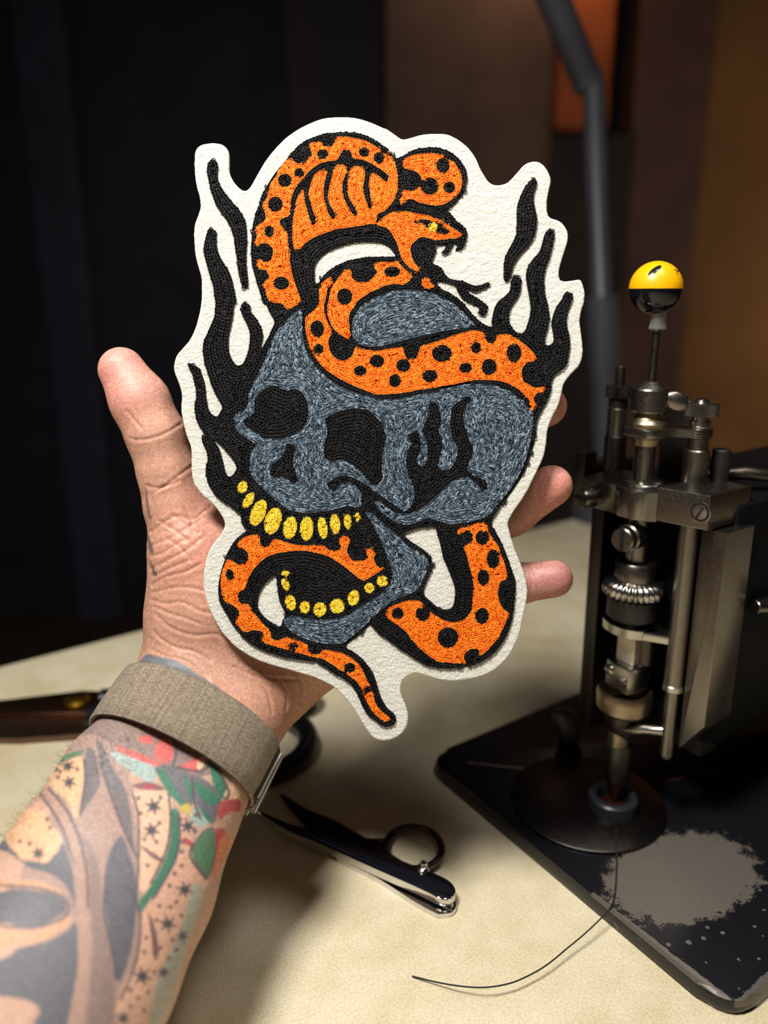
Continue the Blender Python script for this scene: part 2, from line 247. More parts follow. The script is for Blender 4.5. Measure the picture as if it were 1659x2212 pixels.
DESIGN['orange'] = [
    "6238 6686 6143 6645 6089 6577 5844 6523 5763 6387 5736 6252 5682 6157 5736 6089 5817 5980 5790 5926 5736 5845 5600 5818 5560 5696 5600 5628 5668 5628 5695 5669 5790 5669 5872 5601 5899 5438 5844 5329 5736 5275 5600 5302 5533 5329 5505 5221 5546 5167 5533 4977 5573 4895 5736 4760 5722 4597 5682 4489 5709 4380 5790 4244 5844 4027 5953 3838 6061 3648 6170 3512 6306 3458 6414 3539 6550 3553 6618 3526 6672 3431 6740 3349 6699 3214 6712 3119 6848 3092 6957 3105 7011 3173 7119 3187 7228 3105 7296 2983 7526 2983 7797 3037 8014 3119 8204 3241 8394 3376 8499 3471 8547 3598 8588 3792 8610 3986 8588 4153 8533 4291 8533 4583 8755 4583 8976 4624 9226 4666 9420 4735 9586 4818 9753 4929 9891 5012 9961 5068 9947 5137 9808 5165 9586 5193 9392 5206 9254 5165 9087 5151 9004 5193 8907 5290 8865 5373 8893 5539 8949 5678 9032 5789 9101 5886 9004 5872 8865 5816 8755 5706 8671 5595 8630 5484 8588 5317 8505 5151 8422 5012 8311 4929 8200 4901 8069 4855 7797 4895 7526 4936 7255 4977 6984 5072 6767 5167 6604 5275 6495 5384 6414 5416 6306 5416 6265 5601 6306 5872 6360 6062 6414 6252 6495 6469 6455 6577",
    "8699 3570 8741 3460 8865 3390 9032 3349 9254 3335 9448 3343 9614 3404 9780 3515 9891 3654 9961 3792 9975 3986 9933 4153 9836 4264 9697 4375 9531 4444 9365 4463 9198 4430 9032 4388 8921 4333 8782 4347 8699 4430 8616 4430 8616 4347 8685 4236 8699 4139 8782 4119 8865 4111 8755 3709",
    "7175 6024 7184 6105 7157 6178 7103 6196 7067 6304 7049 6431 7013 6575 7004 6702 7040 6847 7085 6991 7139 7082 7166 7226 7121 7299 7103 7425 7130 7552 7175 7660 7266 7751 7392 7796 7519 7769 7609 7678 7646 7588 7682 7507 7736 7525 7844 7552 7989 7579 8170 7588 8366 7551 8560 7523 8699 7523 8727 7620 8796 7731 8921 7778 9004 7703 9060 7565 9101 7495 9309 7426 9531 7357 9753 7273 9975 7204 10196 7154 10390 7176 10474 7260 10501 7370 10612 7426 10695 7370 10737 7260 10862 7226 11028 7260 11222 7370 11361 7481 11500 7620 11569 7731 11527 7814 11389 7842 11292 7953 11264 8091 11306 8230 11416 8313 11583 8383 11721 8355 11763 8410 11721 8466 11597 8507 11541 8590 11527 8646 11569 8729 11569 8812 11500 8840 11444 8757 11416 8646 11333 8563 11195 8424 11000 8313 10779 8244 10501 8216 10196 8230 9864 8299 9448 8369 9032 8438 8616 8507 8200 8535 8026 8493 7721 8383 7443 8244 7194 8105 6972 7925 6833 7759 6722 7565 6639 7315 6598 7065 6597 7027 6606 6901 6669 6810 6778 6720 6886 6575 6904 6413 6904 6268 6958 6141 7049 6051 7139 6006",
    "8080 5744 8152 5689 8278 5671 8441 5680 8604 5671 8658 5744 8767 5852 8893 5961 8875 6033 8785 6123 8676 6169 8532 6150 8387 6178 8260 6214 8134 6277 7989 6340 7881 6413 7772 6485 7700 6557 7646 6666 7573 6756 7537 6883 7546 7027 7555 7208 7537 7344 7447 7299 7338 7226 7248 7154 7157 7027 7103 6883 7076 6738 7085 6593 7121 6431 7157 6268 7248 6105 7338 5979 7447 5870 7519 5843 7591 5879 7600 5961 7646 6051 7736 6105 7844 6114 7953 6087 8043 6024 8116 5924 8134 5852 8089 5798",
    "9115 6094 9170 6024 9254 6038 9295 6108 9365 6163 9351 6232 9254 6255 9157 6232 9129 6163",
    "9882 11489 9951 11406 10117 11378 10284 11309 10422 11287 10506 11337 10547 11448 10644 11642 10755 11780 10824 11975 10894 12169 10935 12363 10921 12501 10824 12557 10769 12695 10755 12890 10811 13056 10894 13167 10977 13208 10963 13306 10880 13527 10755 13777 10589 13971 10422 14137 10353 14123 10339 14040 10200 14013 10062 14082 10020 14193 10062 14304 9895 14318 9674 14304 9452 14276 9230 14137 9036 13971 8897 13805 8759 13638 8592 13500 8426 13389 8343 13278 8370 13167 8509 13070 8731 12987 8953 12959 9091 13000 9202 13111 9396 13278 9590 13389 9785 13430 9979 13389 10117 13278 10187 13139 10200 12917 10228 12695 10200 12474 10131 12224 10076 12002 10020 11836 10062 11767 10173 11711 10200 11614 10173 11503 10062 11462 9951 11545",
    "5143 11808 5157 11725 5281 11614 5420 11564 5586 11559 5628 11642 5642 11753 5711 11808 5836 11780 5878 11697 5975 11642 6141 11697 6363 11753 6612 11780 6862 11780 7028 11780 7056 11836 7195 11891 7333 11864 7361 11780 7333 11697 7361 11614 7444 11581 7541 11614 7555 11725 7513 11836 7513 11947 7611 12085 7777 12113 7888 12085 7943 12002 7916 11919 7943 11850 8026 11864 8110 11961 8082 12085 8137 12196 8221 12266 8318 12238 8276 12307 8082 12418 7916 12515 7805 12529 7694 12446 7527 12307 7333 12169 7111 12030 6862 11947 6585 11897 6307 11905 6085 11933 5864 11988 5697 12085 5531 12252 5420 12418 5337 12585 5281 12723 5170 12806 5157 12917 5226 13028 5392 13070 5448 13195 5559 13306 5670 13444 5808 13583 5864 13694 5878 13777 5975 13818 6113 13791 6196 13757 6363 13805 6557 13874 6668 13971 6668 14054 6751 14110 6862 14123 6945 14082 7000 14026 7195 14054 7389 14096 7583 14193 7780 14377 7867 14536 7954 14710 8026 14883 8070 15028 8128 15202 8214 15317 8330 15419 8417 15491 8402 15549 8316 15563 8185 15491 8070 15375 7968 15231 7867 15028 7780 14825 7665 14681 7491 14551 7317 14449 7115 14305 6941 14218 6768 14189 6536 14117 6247 14044 5957 13957 5697 13871 5670 13805 5697 13721 5642 13638 5531 13611 5392 13624 5281 13647 5170 13527 5101 13416 5170 13278 5143 13167 5004 13056 4865 12973 4810 12862 4782 12640 4796 12418 4865 12224 4921 12113 5004 12085 5115 12169 5254 12183 5351 12113 5365 12002 5309 11891 5226 11836",
]
DESIGN['line'] = [
    "6265 5438 6238 5329 6224 5112 6170 5004 6089 4895 6048 4814 6143 4733 6251 4678 6278 4543 6306 4299 6387 4082 6523 3919 6685 3729 6821 3621 6984 3539 7174 3499 7282 3471 7350 3376 7418 3282 7526 3268 7594 3336 7635 3444 7797 3471 7960 3526 8123 3621 8286 3729 8381 3838 8353 3941 8231 3865 8069 3756 8001 3810 7974 3973 7987 4163 8014 4353 8028 4489 7987 4529 7919 4380 7865 4190 7852 4027 7879 3865 7879 3729 7825 3634 7689 3615 7580 3661 7540 3783 7513 3973 7513 4163 7553 4326 7635 4461 7721 4611 7689 4673 7608 4624 7526 4489 7445 4326 7404 4163 7404 4000 7445 3838 7486 3702 7472 3607 7363 3580 7255 3621 7201 3729 7160 3892 7119 4055 7092 4244 7119 4407 7201 4570 7247 4665 7228 4738 7146 4706 7092 4597 7038 4434 6997 4272 6997 4082 7024 3919 7065 3783 7052 3716 6943 3702 6848 3756 6767 3865 6712 4027 6672 4217 6712 4380 6767 4570 6821 4733 6794 4874 6726 4841 6685 4706 6631 4516 6577 4326 6571 4163 6536 4114 6482 4190 6414 4353 6360 4570 6327 4841 6319 5112 6346 5384 6306 5438",
    "8186 4638 8311 4569 8450 4430 8547 4278 8610 4097 8644 4402 8755 4574 8560 4580 8422 4624 8311 4691 8200 4790 8122 4818 8145 4707",
    "8644 3681 8810 3681 8976 3737 9087 3848 9093 3959 9032 4070 8921 4139 8796 4131 8685 4125 8588 4042",
    "8949 4832 9004 4763 9143 4763 9309 4790 9448 4818 9559 4888 9670 4985 9725 5040 9614 5068 9448 5054 9309 5012 9226 4929 9115 4846 9004 4846",
]
DESIGN['spots'] = [(697.6, 335.5, 11.4, 9.8), (786.5, 330.9, 10.3, 9.8), (819.1, 343.1, 11.4, 11.4), (616.2, 391.9, 14.1, 13.6), (646.8, 375.6, 9.2, 9.2), (595.8, 443.4, 15.2, 15.7), (582.3, 501.8, 9.2, 11.4), (608.3, 613.5, 16.8, 13.6), (956.4, 359.8, 13.9, 15.3), (928.1, 404.2, 18.9, 18.0), (970.3, 407.0, 11.6, 11.6), (744.7, 642.2, 15.9, 17.2), (847.4, 588.5, 16.3, 10.8), (685.9, 711.8, 14.1, 17.7), (688.6, 756.1, 9.4, 11.8), (814.3, 781.0, 14.8, 13.0), (778.1, 802.2, 12.7, 10.1), (871.2, 790.5, 14.5, 13.6), (853.2, 823.0, 11.8, 13.6), (954.5, 764.8, 20.8, 18.0), (1028.0, 752.3, 10.5, 11.6), (1109.8, 763.4, 15.3, 20.0), (1005.2, 795.8, 12.5, 10.5), (1056.2, 793.9, 15.3, 17.2), (928.7, 813.3, 15.3, 12.8), (1041.4, 1161.4, 13.9, 15.3), (1064.4, 1207.2, 13.3, 20.0), (1043.6, 1247.4, 12.2, 16.6), (1040.8, 1330.0, 13.9, 16.6), (967.4, 1376.3, 21.6, 21.6), (913.3, 1325.0, 14.4, 15.5), (859.2, 1324.5, 12.2, 12.2), (497.1, 1241.8, 7.8, 11.6), (634.9, 1394.9, 10.0, 7.2), (755.5, 1441.5, 11.6, 10.0), (792.5, 1490.6, 5.8, 8.7)]
DESIGN['teeth'] = [(935.9, 492.9, 8.9, 8.9, 0), (524.8, 1052.4, 10.0, 13.3, 20), (537.6, 1081.0, 9.2, 18.9, 32), (558.6, 1107.6, 15.5, 29.4, 24), (590.5, 1125.4, 17.2, 29.1, 18), (627.4, 1139.8, 14.7, 23.8, 12), (663.2, 1142.0, 14.4, 26.1, 3), (697.3, 1140.6, 10.0, 23.3, -8), (724.2, 1131.7, 10.5, 21.1, -5), (751.3, 1126.8, 8.0, 16.1, -5), (772.1, 1117.6, 6.1, 8.3, 0), (617.4, 1238.2, 8.9, 5.5, 0), (617.4, 1261.8, 7.8, 12.8, -22), (628.0, 1300.9, 11.1, 16.6, -15), (659.0, 1311.1, 10.5, 13.3, 0), (691.2, 1315.9, 13.9, 15.0, 0), (728.6, 1308.4, 15.5, 15.5, 0), (763.8, 1290.9, 12.2, 16.6, 18), (797.9, 1269.5, 10.0, 10.5, 0), (825.7, 1255.1, 11.6, 11.6, 0)]
KP = 0.318 / FPX                                  # metres per design unit
X0, Y0, GW, GH = 360, 230, 930, 1390
def shape(s): a = np.array(list(map(float, s.split()))) / 10; return catmull(a.reshape(-1, 2))
def fill(img, p, val, x0=X0, y0=Y0):
    q = np.roll(p, -1, 0); Hh, Ww = img.shape[:2]
    for j in range(max(0, int(p[:, 1].min() - y0)), min(Hh, int(p[:, 1].max() - y0) + 2)):
        y = j + y0 + .5; m = (p[:, 1] <= y) != (q[:, 1] <= y)
        if not m.any(): continue
        a, b = p[m], q[m]; xs = np.sort(a[:, 0] + (y - a[:, 1]) / (b[:, 1] - a[:, 1]) * (b[:, 0] - a[:, 0])) - x0
        for k in range(0, len(xs) - 1, 2):
            i0 = max(0, int(math.ceil(xs[k] - .5))); i1 = min(Ww, int(math.floor(xs[k + 1] - .5)) + 1)
            if i1 > i0: img[j, i0:i1] = val
def oval(cx, cy, rx, ry, rot=0, n=20):
    a = np.arange(n) * 2 * math.pi / n; r = R(rot); x = rx * np.cos(a); y = ry * np.sin(a)
    return np.stack([cx + x * math.cos(r) - y * math.sin(r), cy + x * math.sin(r) + y * math.cos(r)], 1)
lab = np.zeros((GH, GW), np.uint8)
for key, v in (('felt', 1), ('black', 2), ('hole', 1), ('grey', 3), ('socket', 2), ('grey2', 3), ('orange', 4), ('line', 2)):
    for s_ in DESIGN[key]: fill(lab, shape(s_), v)
for e in DESIGN['spots']: fill(lab, oval(*e), 2)
for e in DESIGN['teeth']: fill(lab, oval(*e), 5)
def edt(mask):                                   # distance to the nearest pixel outside the mask
    Hh, Ww = mask.shape; g = np.where(mask, 1e4, 0.).astype(np.float32)
    for j in range(1, Hh): g[j] = np.minimum(g[j], g[j - 1] + 1)
    for j in range(Hh - 2, -1, -1): g[j] = np.minimum(g[j], g[j + 1] + 1)
    g = np.minimum(g, 90) ** 2; d = g.copy()
    for k in range(1, 70):
        np.minimum(d[:, k:], g[:, :-k] + k * k, out=d[:, k:]); np.minimum(d[:, :-k], g[:, k:] + k * k, out=d[:, :-k])
    return np.sqrt(d)
def blur(a, n=1):
    for _ in range(n):
        for ax in (0, 1): a = (np.roll(a, 1, ax) + 2 * a + np.roll(a, -1, ax)) / 4
    return a
def components(mask):                            # runs of pixels joined by union-find
    par = []; out = np.zeros(mask.shape, np.int32); prev = []
    def find(i):
        while par[i] != i: par[i] = par[par[i]]; i = par[i]
        return i
    runs = []
    for j in range(mask.shape[0]):
        r = np.flatnonzero(np.diff(np.concatenate(([0], mask[j].astype(np.int8), [0])))); cur = []
        for a, b in zip(r[::2], r[1::2]):
            par.append(len(par)); i = len(par) - 1
            for (c, d, k) in prev:
                if c < b and a < d: par[find(k)] = find(i)
            cur.append((a, b, i)); runs.append((j, a, b, i))
        prev = cur
    for j, a, b, i in runs: out[j, a:b] = find(i) + 1
    return out
def contours(d, level):                          # closed chains of the level line (marching squares)
    m = d > level; code = m[:-1, :-1] * 1 + m[:-1, 1:] * 2 + m[1:, 1:] * 4 + m[1:, :-1] * 8
    ys, xs = np.nonzero((code > 0) & (code < 15)); nxt = {}
    tab = {1: [(3, 0)], 2: [(0, 1)], 3: [(3, 1)], 4: [(1, 2)], 5: [(3, 2), (1, 0)], 6: [(0, 2)], 7: [(3, 2)], 8: [(2, 3)], 9: [(2, 0)], 10: [(0, 3), (2, 1)], 11: [(2, 1)], 12: [(1, 3)], 13: [(1, 0)], 14: [(0, 3)]}
    def eid(x, y, e): return (x, y, 0) if e == 0 else (x + 1, y, 1) if e == 1 else (x, y + 1, 0) if e == 2 else (x, y, 1)
    for x, y, c in zip(xs.tolist(), ys.tolist(), code[ys, xs].tolist()):
        for a, b in tab[c]: nxt[eid(x, y, a)] = eid(x, y, b)
    def pt(e):
        x, y, k = e; v0 = d[y, x]; v1 = d[y, x + 1] if k == 0 else d[y + 1, x]; t = (level - v0) / (v1 - v0)
        return (x + t, y) if k == 0 else (x, y + t)
    out = []
    while nxt:
        s0, e = nxt.popitem(); ch = [pt(s0)]
        while e != s0 and e in nxt: ch.append(pt(e)); e = nxt.pop(e)
        if len(ch) > 5: out.append(np.array(ch))
    return out
def simplify(c, step=2.2):
    k = max(3, int(len(c) / step)); return c[np.linspace(0, len(c), k, endpoint=False).astype(int)]
def loc2(xy, z):                                 # design units (grid) -> patch coordinates (metres)
    xy = np.asarray(xy); return np.column_stack([(xy[:, 0] + X0 + .5 - 825) * KP, -(xy[:, 1] + Y0 + .5 - 925) * KP, np.broadcast_to(z, len(xy))])
def plate(chains, z0, z1, bev=0.):               # a flat plate with holes: filled curve -> arrays
    cu = bpy.data.curves.new('c', 'CURVE'); cu.dimensions = '2D'; cu.fill_mode = 'BOTH'; cu.extrude = (z1 - z0) / 2 - bev; cu.bevel_depth = bev; cu.bevel_resolution = 2 if bev else 0; cu.offset = -bev
    for c in chains:
        p = loc2(c, 0.); s = cu.splines.new('POLY'); s.points.add(len(p) - 1); s.use_cyclic_u = True
        s.points.foreach_set('co', np.column_stack([p, np.ones(len(p))]).astype(np.float32).ravel())
    o = bpy.data.objects.new('c', cu); col.objects.link(o); dg = bpy.context.evaluated_depsgraph_get()
    me = bpy.data.meshes.new_from_object(o.evaluated_get(dg)); bpy.data.objects.remove(o)
    n_ = len(me.vertices); v = np.empty(n_ * 3); me.vertices.foreach_get('co', v); v = v.reshape(-1, 3); v[:, 2] += (z0 + z1) / 2
    f = [tuple(q.vertices) for q in me.polygons]; bpy.data.meshes.remove(me); return v, f
# one chain-stitch link: two bulging strands, each a closed four-sided tube
ST = np.array([(-.15, .06, 0.), (.2, .34, .8), (.62, .60, 1.), (1.05, .50, .75), (1.4, .16, .05)])
SEC = np.array([(1, 0), (0, 1), (-1, 0), (0, -1)])
def stitches(chain, d, step, wid, rad, zb, zh):
    c = np.vstack([chain, chain[:1]]); L = np.concatenate([[0], np.cumsum(np.hypot(*np.diff(c, axis=0).T))])
    n_ = max(2, int(round(L[-1] / step))); s = (np.arange(n_) + .5 * rng.random()) * L[-1] / n_; stp = L[-1] / n_
    s = s + rng.normal(0, .05, n_) * stp; at = lambda q: np.column_stack([np.interp(q % L[-1], L, c[:, k]) for k in (0, 1)])
    sd = rng.choice([-1, 1]); p = at(s); t = at(s + stp * .6) - at(s - stp * .6); t /= np.maximum(1e-6, np.hypot(*t.T))[:, None]; t *= sd
    a = rng.normal(0, .07, n_); t = np.column_stack([t[:, 0] * np.cos(a) - t[:, 1] * np.sin(a), t[:, 0] * np.sin(a) + t[:, 1] * np.cos(a)]); nr = np.column_stack([-t[:, 1], t[:, 0]])
    V = []; puff = np.minimum(d[np.clip(p[:, 1].astype(int), 0, GH - 1), np.clip(p[:, 0].astype(int), 0, GW - 1)], 14) * .035
    for side in (-1, 1):
        j1 = rng.normal(1, .10, n_); j2 = rng.normal(1, .08, n_); hh = rng.normal(1, .10, n_)
        pts = np.stack([p + t * (u * stp * j2)[:, None] + nr * (side * v * wid * j1)[:, None] for u, v, _ in ST], 1)      # n,5,2
        zz = np.stack([zb + (puff + zh * q * hh) for _, _, q in ST], 1)
        tn = np.gradient(pts, axis=1); tn /= np.maximum(1e-6, np.linalg.norm(tn, axis=2))[..., None]; sn = np.stack([-tn[..., 1], tn[..., 0]], 2)
        rr = rad * np.array([.55, 1, 1.05, 1, .5])
        ring = pts[:, :, None, :] + sn[:, :, None, :] * (SEC[None, None, :, :1] * rr[None, :, None, None])
        rz = zz[:, :, None] + SEC[None, None, :, 1] * rr[None, :, None]
        V.append(np.concatenate([ring, rz[..., None]], 3).reshape(n_, 20, 3))
    return np.stack(V, 1).reshape(-1, 20, 3)
SF = [(4 * i + k, 4 * i + (k + 1) % 4, 4 * i + 4 + (k + 1) % 4, 4 * i + 4 + k) for i in range(4) for k in range(4)] + [(3, 2, 1, 0), (16, 17, 18, 19)]
def thread_mat(name, stops, rough, sheen=.0):
    m = mat(name, stops[0][1], rough); n = N(m); g = n.n('ShaderNodeNewGeometry')
    n.l(n.ramp(g.outputs['Random Per Island'], stops), n.b.inputs['Base Color'])
    wv = n.n('ShaderNodeTexNoise', Scale=2600., Detail=2.); n.l(n.coord(), wv.inputs['Vector']); n.bump(wv.outputs['Fac'], .00012, .5)
    n.b.inputs['Specular IOR Level'].default_value = .28; n.b.inputs['Sheen Weight'].default_value = sheen; return m
TM = {2: thread_mat('black_thread', [(0, lin(5, 5, 7)), (.85, lin(11, 11, 14)), (1, lin(27, 27, 31))], .5),
      3: thread_mat('grey_thread', [(0, lin(34, 43, 54)), (.4, lin(62, 76, 90)), (.75, lin(98, 114, 129)), (1, lin(158, 174, 187))], .5),
      4: thread_mat('orange_thread', [(0, lin(228, 92, 10)), (.5, lin(250, 118, 14)), (1, lin(255, 150, 36))], .45),
      5: thread_mat('yellow_thread', [(0, lin(216, 172, 22)), (.5, lin(244, 206, 46)), (1, lin(252, 226, 96))], .45)}
GM = {k: mat(nm_, lin(*c), .95, Specular_IOR_Level=.05) for k, nm_, c in ((2, 'black_ground', (14, 14, 16)), (3, 'grey_ground', (28, 34, 42)), (4, 'orange_ground', (205, 84, 10)), (5, 'yellow_ground', (190, 148, 20)))}  # grey, orange and yellow grounds coloured darker for shade between the stitches
FT = 0.0024                                       # thickness of the felt
mf = mat('white_wool_felt', lin(240, 239, 230), .95, Sheen_Weight=.25); n = N(mf)
f1 = n.noise(n.coord((1, 1.5, 1)), 300, 5, .65, .5); f2 = n.noise(n.coord((1.5, 1, 1)), 1000, 4, .7, .6); f3 = n.noise(n.coord(), 60, 3)
n.l(n.mix(n.ramp(f3, [(.4, (0, 0, 0)), (.7, (.5, .5, .5))]), lin(233, 231, 221), lin(226, 223, 206)), n.b.inputs['Base Color'])
n.bump(n.math('ADD', n.math('MULTIPLY', f1, 1.6), f2), .0014, .7)
pb_ = P(825, 925, .318)
patch = empty('embroidered_patch', pb_, (R(90) - PITCH, 0, 0))
tag(patch, 'white felt patch embroidered with grey skull and orange spotted snake, held in the hand', 'patch')
dm = blur(edt(lab > 0), 4)
fv, ff = plate([simplify(c, 3) for c in contours(dm, 1.0)], -FT, 0, .0007)
from_arrays('felt_backing', fv, ff, mf, patch, label='white felt backing')
names = {2: 'black_stitching', 3: 'skull_bone', 4: 'snake_coil', 5: 'tooth'}
SPEC = {2: (7.6, 7.4, 1.5), 3: (7.0, 7.0, 1.3), 4: (7.0, 7.0, 1.35), 5: (6.4, 7.0, 1.35)}       # row spacing, stitch length, strand radius
UZ = KP * 1000
for k in (2, 3, 4, 5):
    msk = lab == k; cid = components(msk); d = blur(edt(msk), 2); groups = {}
    row, step, rad = SPEC[k]
    def owner(c):
        i = cid[np.clip(np.round(c[:, 1]).astype(int), 0, GH - 1), np.clip(np.round(c[:, 0]).astype(int), 0, GW - 1)]; i = i[i > 0]
        return int(np.bincount(i).argmax()) if len(i) else 0
    for c in contours(d, .55): groups.setdefault(owner(c), ([], []))[0].append(simplify(c))
    lv = row * .47; top = d.max(); first = True
    while lv < top:
        for c in contours(d, lv):
            if len(c) < 9: continue
            zb = .8 if not first else 1.0
            q = stitches(c, d, step, row * (.52 if first else .62), rad, 2.4 if k < 4 else 2.9, (.55 if k != 2 or not first else .9) * 3.0)
            groups.setdefault(owner(c), ([], []))[1].append(q)
        lv += row * (.9 if first else 1.); first = False
    # links laid in the middle of the field, where the rows leave a gap
    allc = [q.mean(1) for _, st in groups.values() for q in st]; cen = np.concatenate(allc)[:, :2] if allc else np.zeros((0, 2))
    cov = np.zeros((GH, GW), bool); rr_ = int(row * .55)
    for dy in range(-rr_, rr_ + 1):
        for dx in range(-rr_, rr_ + 1):
            if dx * dx + dy * dy <= rr_ * rr_ + 1: cov[np.clip(cen[:, 1].astype(int) + dy, 0, GH - 1), np.clip(cen[:, 0].astype(int) + dx, 0, GW - 1)] = True
    ys, xs = np.nonzero(msk & ~cov & (d > 2.7)); od = np.argsort(-d[ys, xs]); gy, gx = np.gradient(blur(d, 3))
    for i in od:
        y, x = int(ys[i]), int(xs[i])
        if cov[y, x]: continue
        y0_, x0_ = max(0, y - rr_), max(0, x - rr_); cov[y0_:y + rr_ + 1, x0_:x + rr_ + 1] = True
        a = math.atan2(gy[y, x], gx[y, x]) + math.pi / 2; t_ = np.array([math.cos(a), math.sin(a)]) * step * .5
        c = np.array([[x, y] - t_, [x, y] + t_]); g = int(cid[y, x])
        if g in groups: groups[g][1].append(stitches(c, d, step * .8, row * .62, rad, 2.4 if k < 4 else 2.9, .5 * 3.0)[:2])
    for g, (base, st) in sorted(groups.items()):
        area_px = int((cid == g).sum())
        if g == 0 or area_px < 30 or not base: continue
        v, f = plate(base, -.0001, 2.2 * KP); nb = len(f)
        if st:
            s_ = np.concatenate(st).reshape(-1, 3); nv = loc2(s_[:, :2], 0.); nv[:, 2] = s_[:, 2] * KP
            off = (len(v) + np.arange(len(s_) // 20) * 20)
            fa = (np.array(SF)[None] + off[:, None, None]).reshape(-1, 4)
            v = np.vstack([v, nv]); f = f + [tuple(x) for x in fa.tolist()]
        ys, xs = np.nonzero(cid == g); cx, cy = xs.mean() + X0, ys.mean() + Y0
        nm = names[k]
        if k == 2: nm = 'outline_stitching' if area_px > 60000 else 'flame' if area_px > 2500 and (cx < 540 or cx > 1080) and cy < 700 else 'snake_spot'
        if k == 5 and cy < 600: nm = 'snake_eye'
        ob = from_arrays(nm, v, f, [TM[k], GM[k]], patch, smooth=True, kind='stuff' if area_px > 3000 else None,
                    label={'outline_stitching': 'black chain stitching', 'skull_bone': 'slate grey chain stitching', 'snake_coil': 'orange chain stitching', 'tooth': 'yellow tooth', 'snake_eye': 'yellow eye', 'flame': 'black flame', 'snake_spot': 'black spot'}[nm])
        ob.data.polygons.foreach_set('use_smooth', [False] * nb + [True] * (len(f) - nb)); ob.data.polygons.foreach_set('material_index', [1] * nb + [0] * (len(f) - nb))

# ------------------------------------------------------------------ the arm and hand: a smooth union of tapered limbs, skinned by surface nets
HS = 0.0012
def cc(px, py, z): return np.array([(px - 829.5) / FPX * z, (py - 1106) / FPX * z, z])    # camera axes: right, down, away
lo = np.array([-.185, -.085, .195]); hi = np.array([.100, .232, .385]); NS = np.ceil((hi - lo) / HS).astype(int)
vol = np.full(NS, .05, np.float32)
def cone(a, b, ra, rb, k=.004):
    a, b = np.asarray(a), np.asarray(b); m = max(ra, rb) + .014
    i0 = np.maximum(0, ((np.minimum(a, b) - m - lo) / HS).astype(int)); i1 = np.minimum(NS, ((np.maximum(a, b) + m - lo) / HS).astype(int) + 2)
    if (i1 <= i0).any(): return
    g = [lo[q] + (np.arange(i0[q], i1[q]) * HS) for q in range(3)]
    x, y, z = np.meshgrid(*g, indexing='ij', sparse=True); ab = b - a; L2 = ab @ ab
    t = np.clip(((x - a[0]) * ab[0] + (y - a[1]) * ab[1] + (z - a[2]) * ab[2]) / max(L2, 1e-12), 0, 1)
    d = np.sqrt((x - a[0] - t * ab[0]) ** 2 + (y - a[1] - t * ab[1]) ** 2 + (z - a[2] - t * ab[2]) ** 2) - (ra + (rb - ra) * t)
    sl = vol[i0[0]:i1[0], i0[1]:i1[1], i0[2]:i1[2]]; h = np.maximum(k - np.abs(sl - d), 0) / k
    sl[...] = np.minimum(sl, d) - h * h * k * .25
def chain(pts, k=.004):
    q = [(cc(*p[:3]), p[3] / 1000) for p in pts]
    for (a, ra), (b, rb) in zip(q, q[1:]): cone(a, b, ra, rb, k)
AW = np.array([.887, .462, 0.])                     # across the arm, towards the little finger
# forearm: elbow side to wrist, (px, py, z, half width mm, half depth mm)
FA = [(-150, 2520, .205, 42, 36), (-10, 2290, .232, 41, 35), (130, 2078, .256, 40.0, 33), (241, 1889, .278, 38.4, 29.5), (325, 1720, .300, 36.2, 25), (385, 1630, .314, 33.8, 22.4), (408, 1593, .319, 33.2, 21.8), (446, 1535, .333, 32.8, 21.5)]
for s in (-1, 0, 1):
    q = [(cc(*p[:3]) + AW * s * (p[3] - p[4]) / 1000, (p[4] + (.6 if s == 0 else 0)) / 1000) for p in FA]
    for (a, ra), (b, rb) in zip(q, q[1:]): cone(a, b, ra, rb, .003)
# palm
chain([(408, 1462, .345, 19), (520, 1290, .345, 19), (700, 1090, .345, 15), (760, 1060, .345, 12.5)], .012)
chain([(450, 1500, .344, 19), (600, 1300, .347, 18), (835, 1140, .346, 12.5)], .012)
chain([(490, 1530, .344, 18), (660, 1360, .354, 17), (850, 1240, .346, 12)], .012)
chain([(538, 1522, .343, 19), (603, 1448, .357, 20), (712, 1388, .357, 16), (820, 1330, .350, 11.5)], .010)
chain([(404, 1452, .345, 18), (436, 1300, .3475, 21), (420, 1190, .343, 17.5)], .012)                     # ball of the thumb
chain([(436, 1330, .349, 20), (580, 1280, .353, 18)], .012)
chain([(420, 1190, .342, 16), (560, 1130, .350, 13), (720, 1080, .350, 11)], .014)                         # web of the thumb
# thumb
chain([(420, 1185, .342, 16.5), (381, 1094, .339, 13.2), (360, 1020, .336, 11.7), (337, 940, .334, 12.0), (303, 868, .333, 12.0), (263, 800, .333, 10.0)], .005)
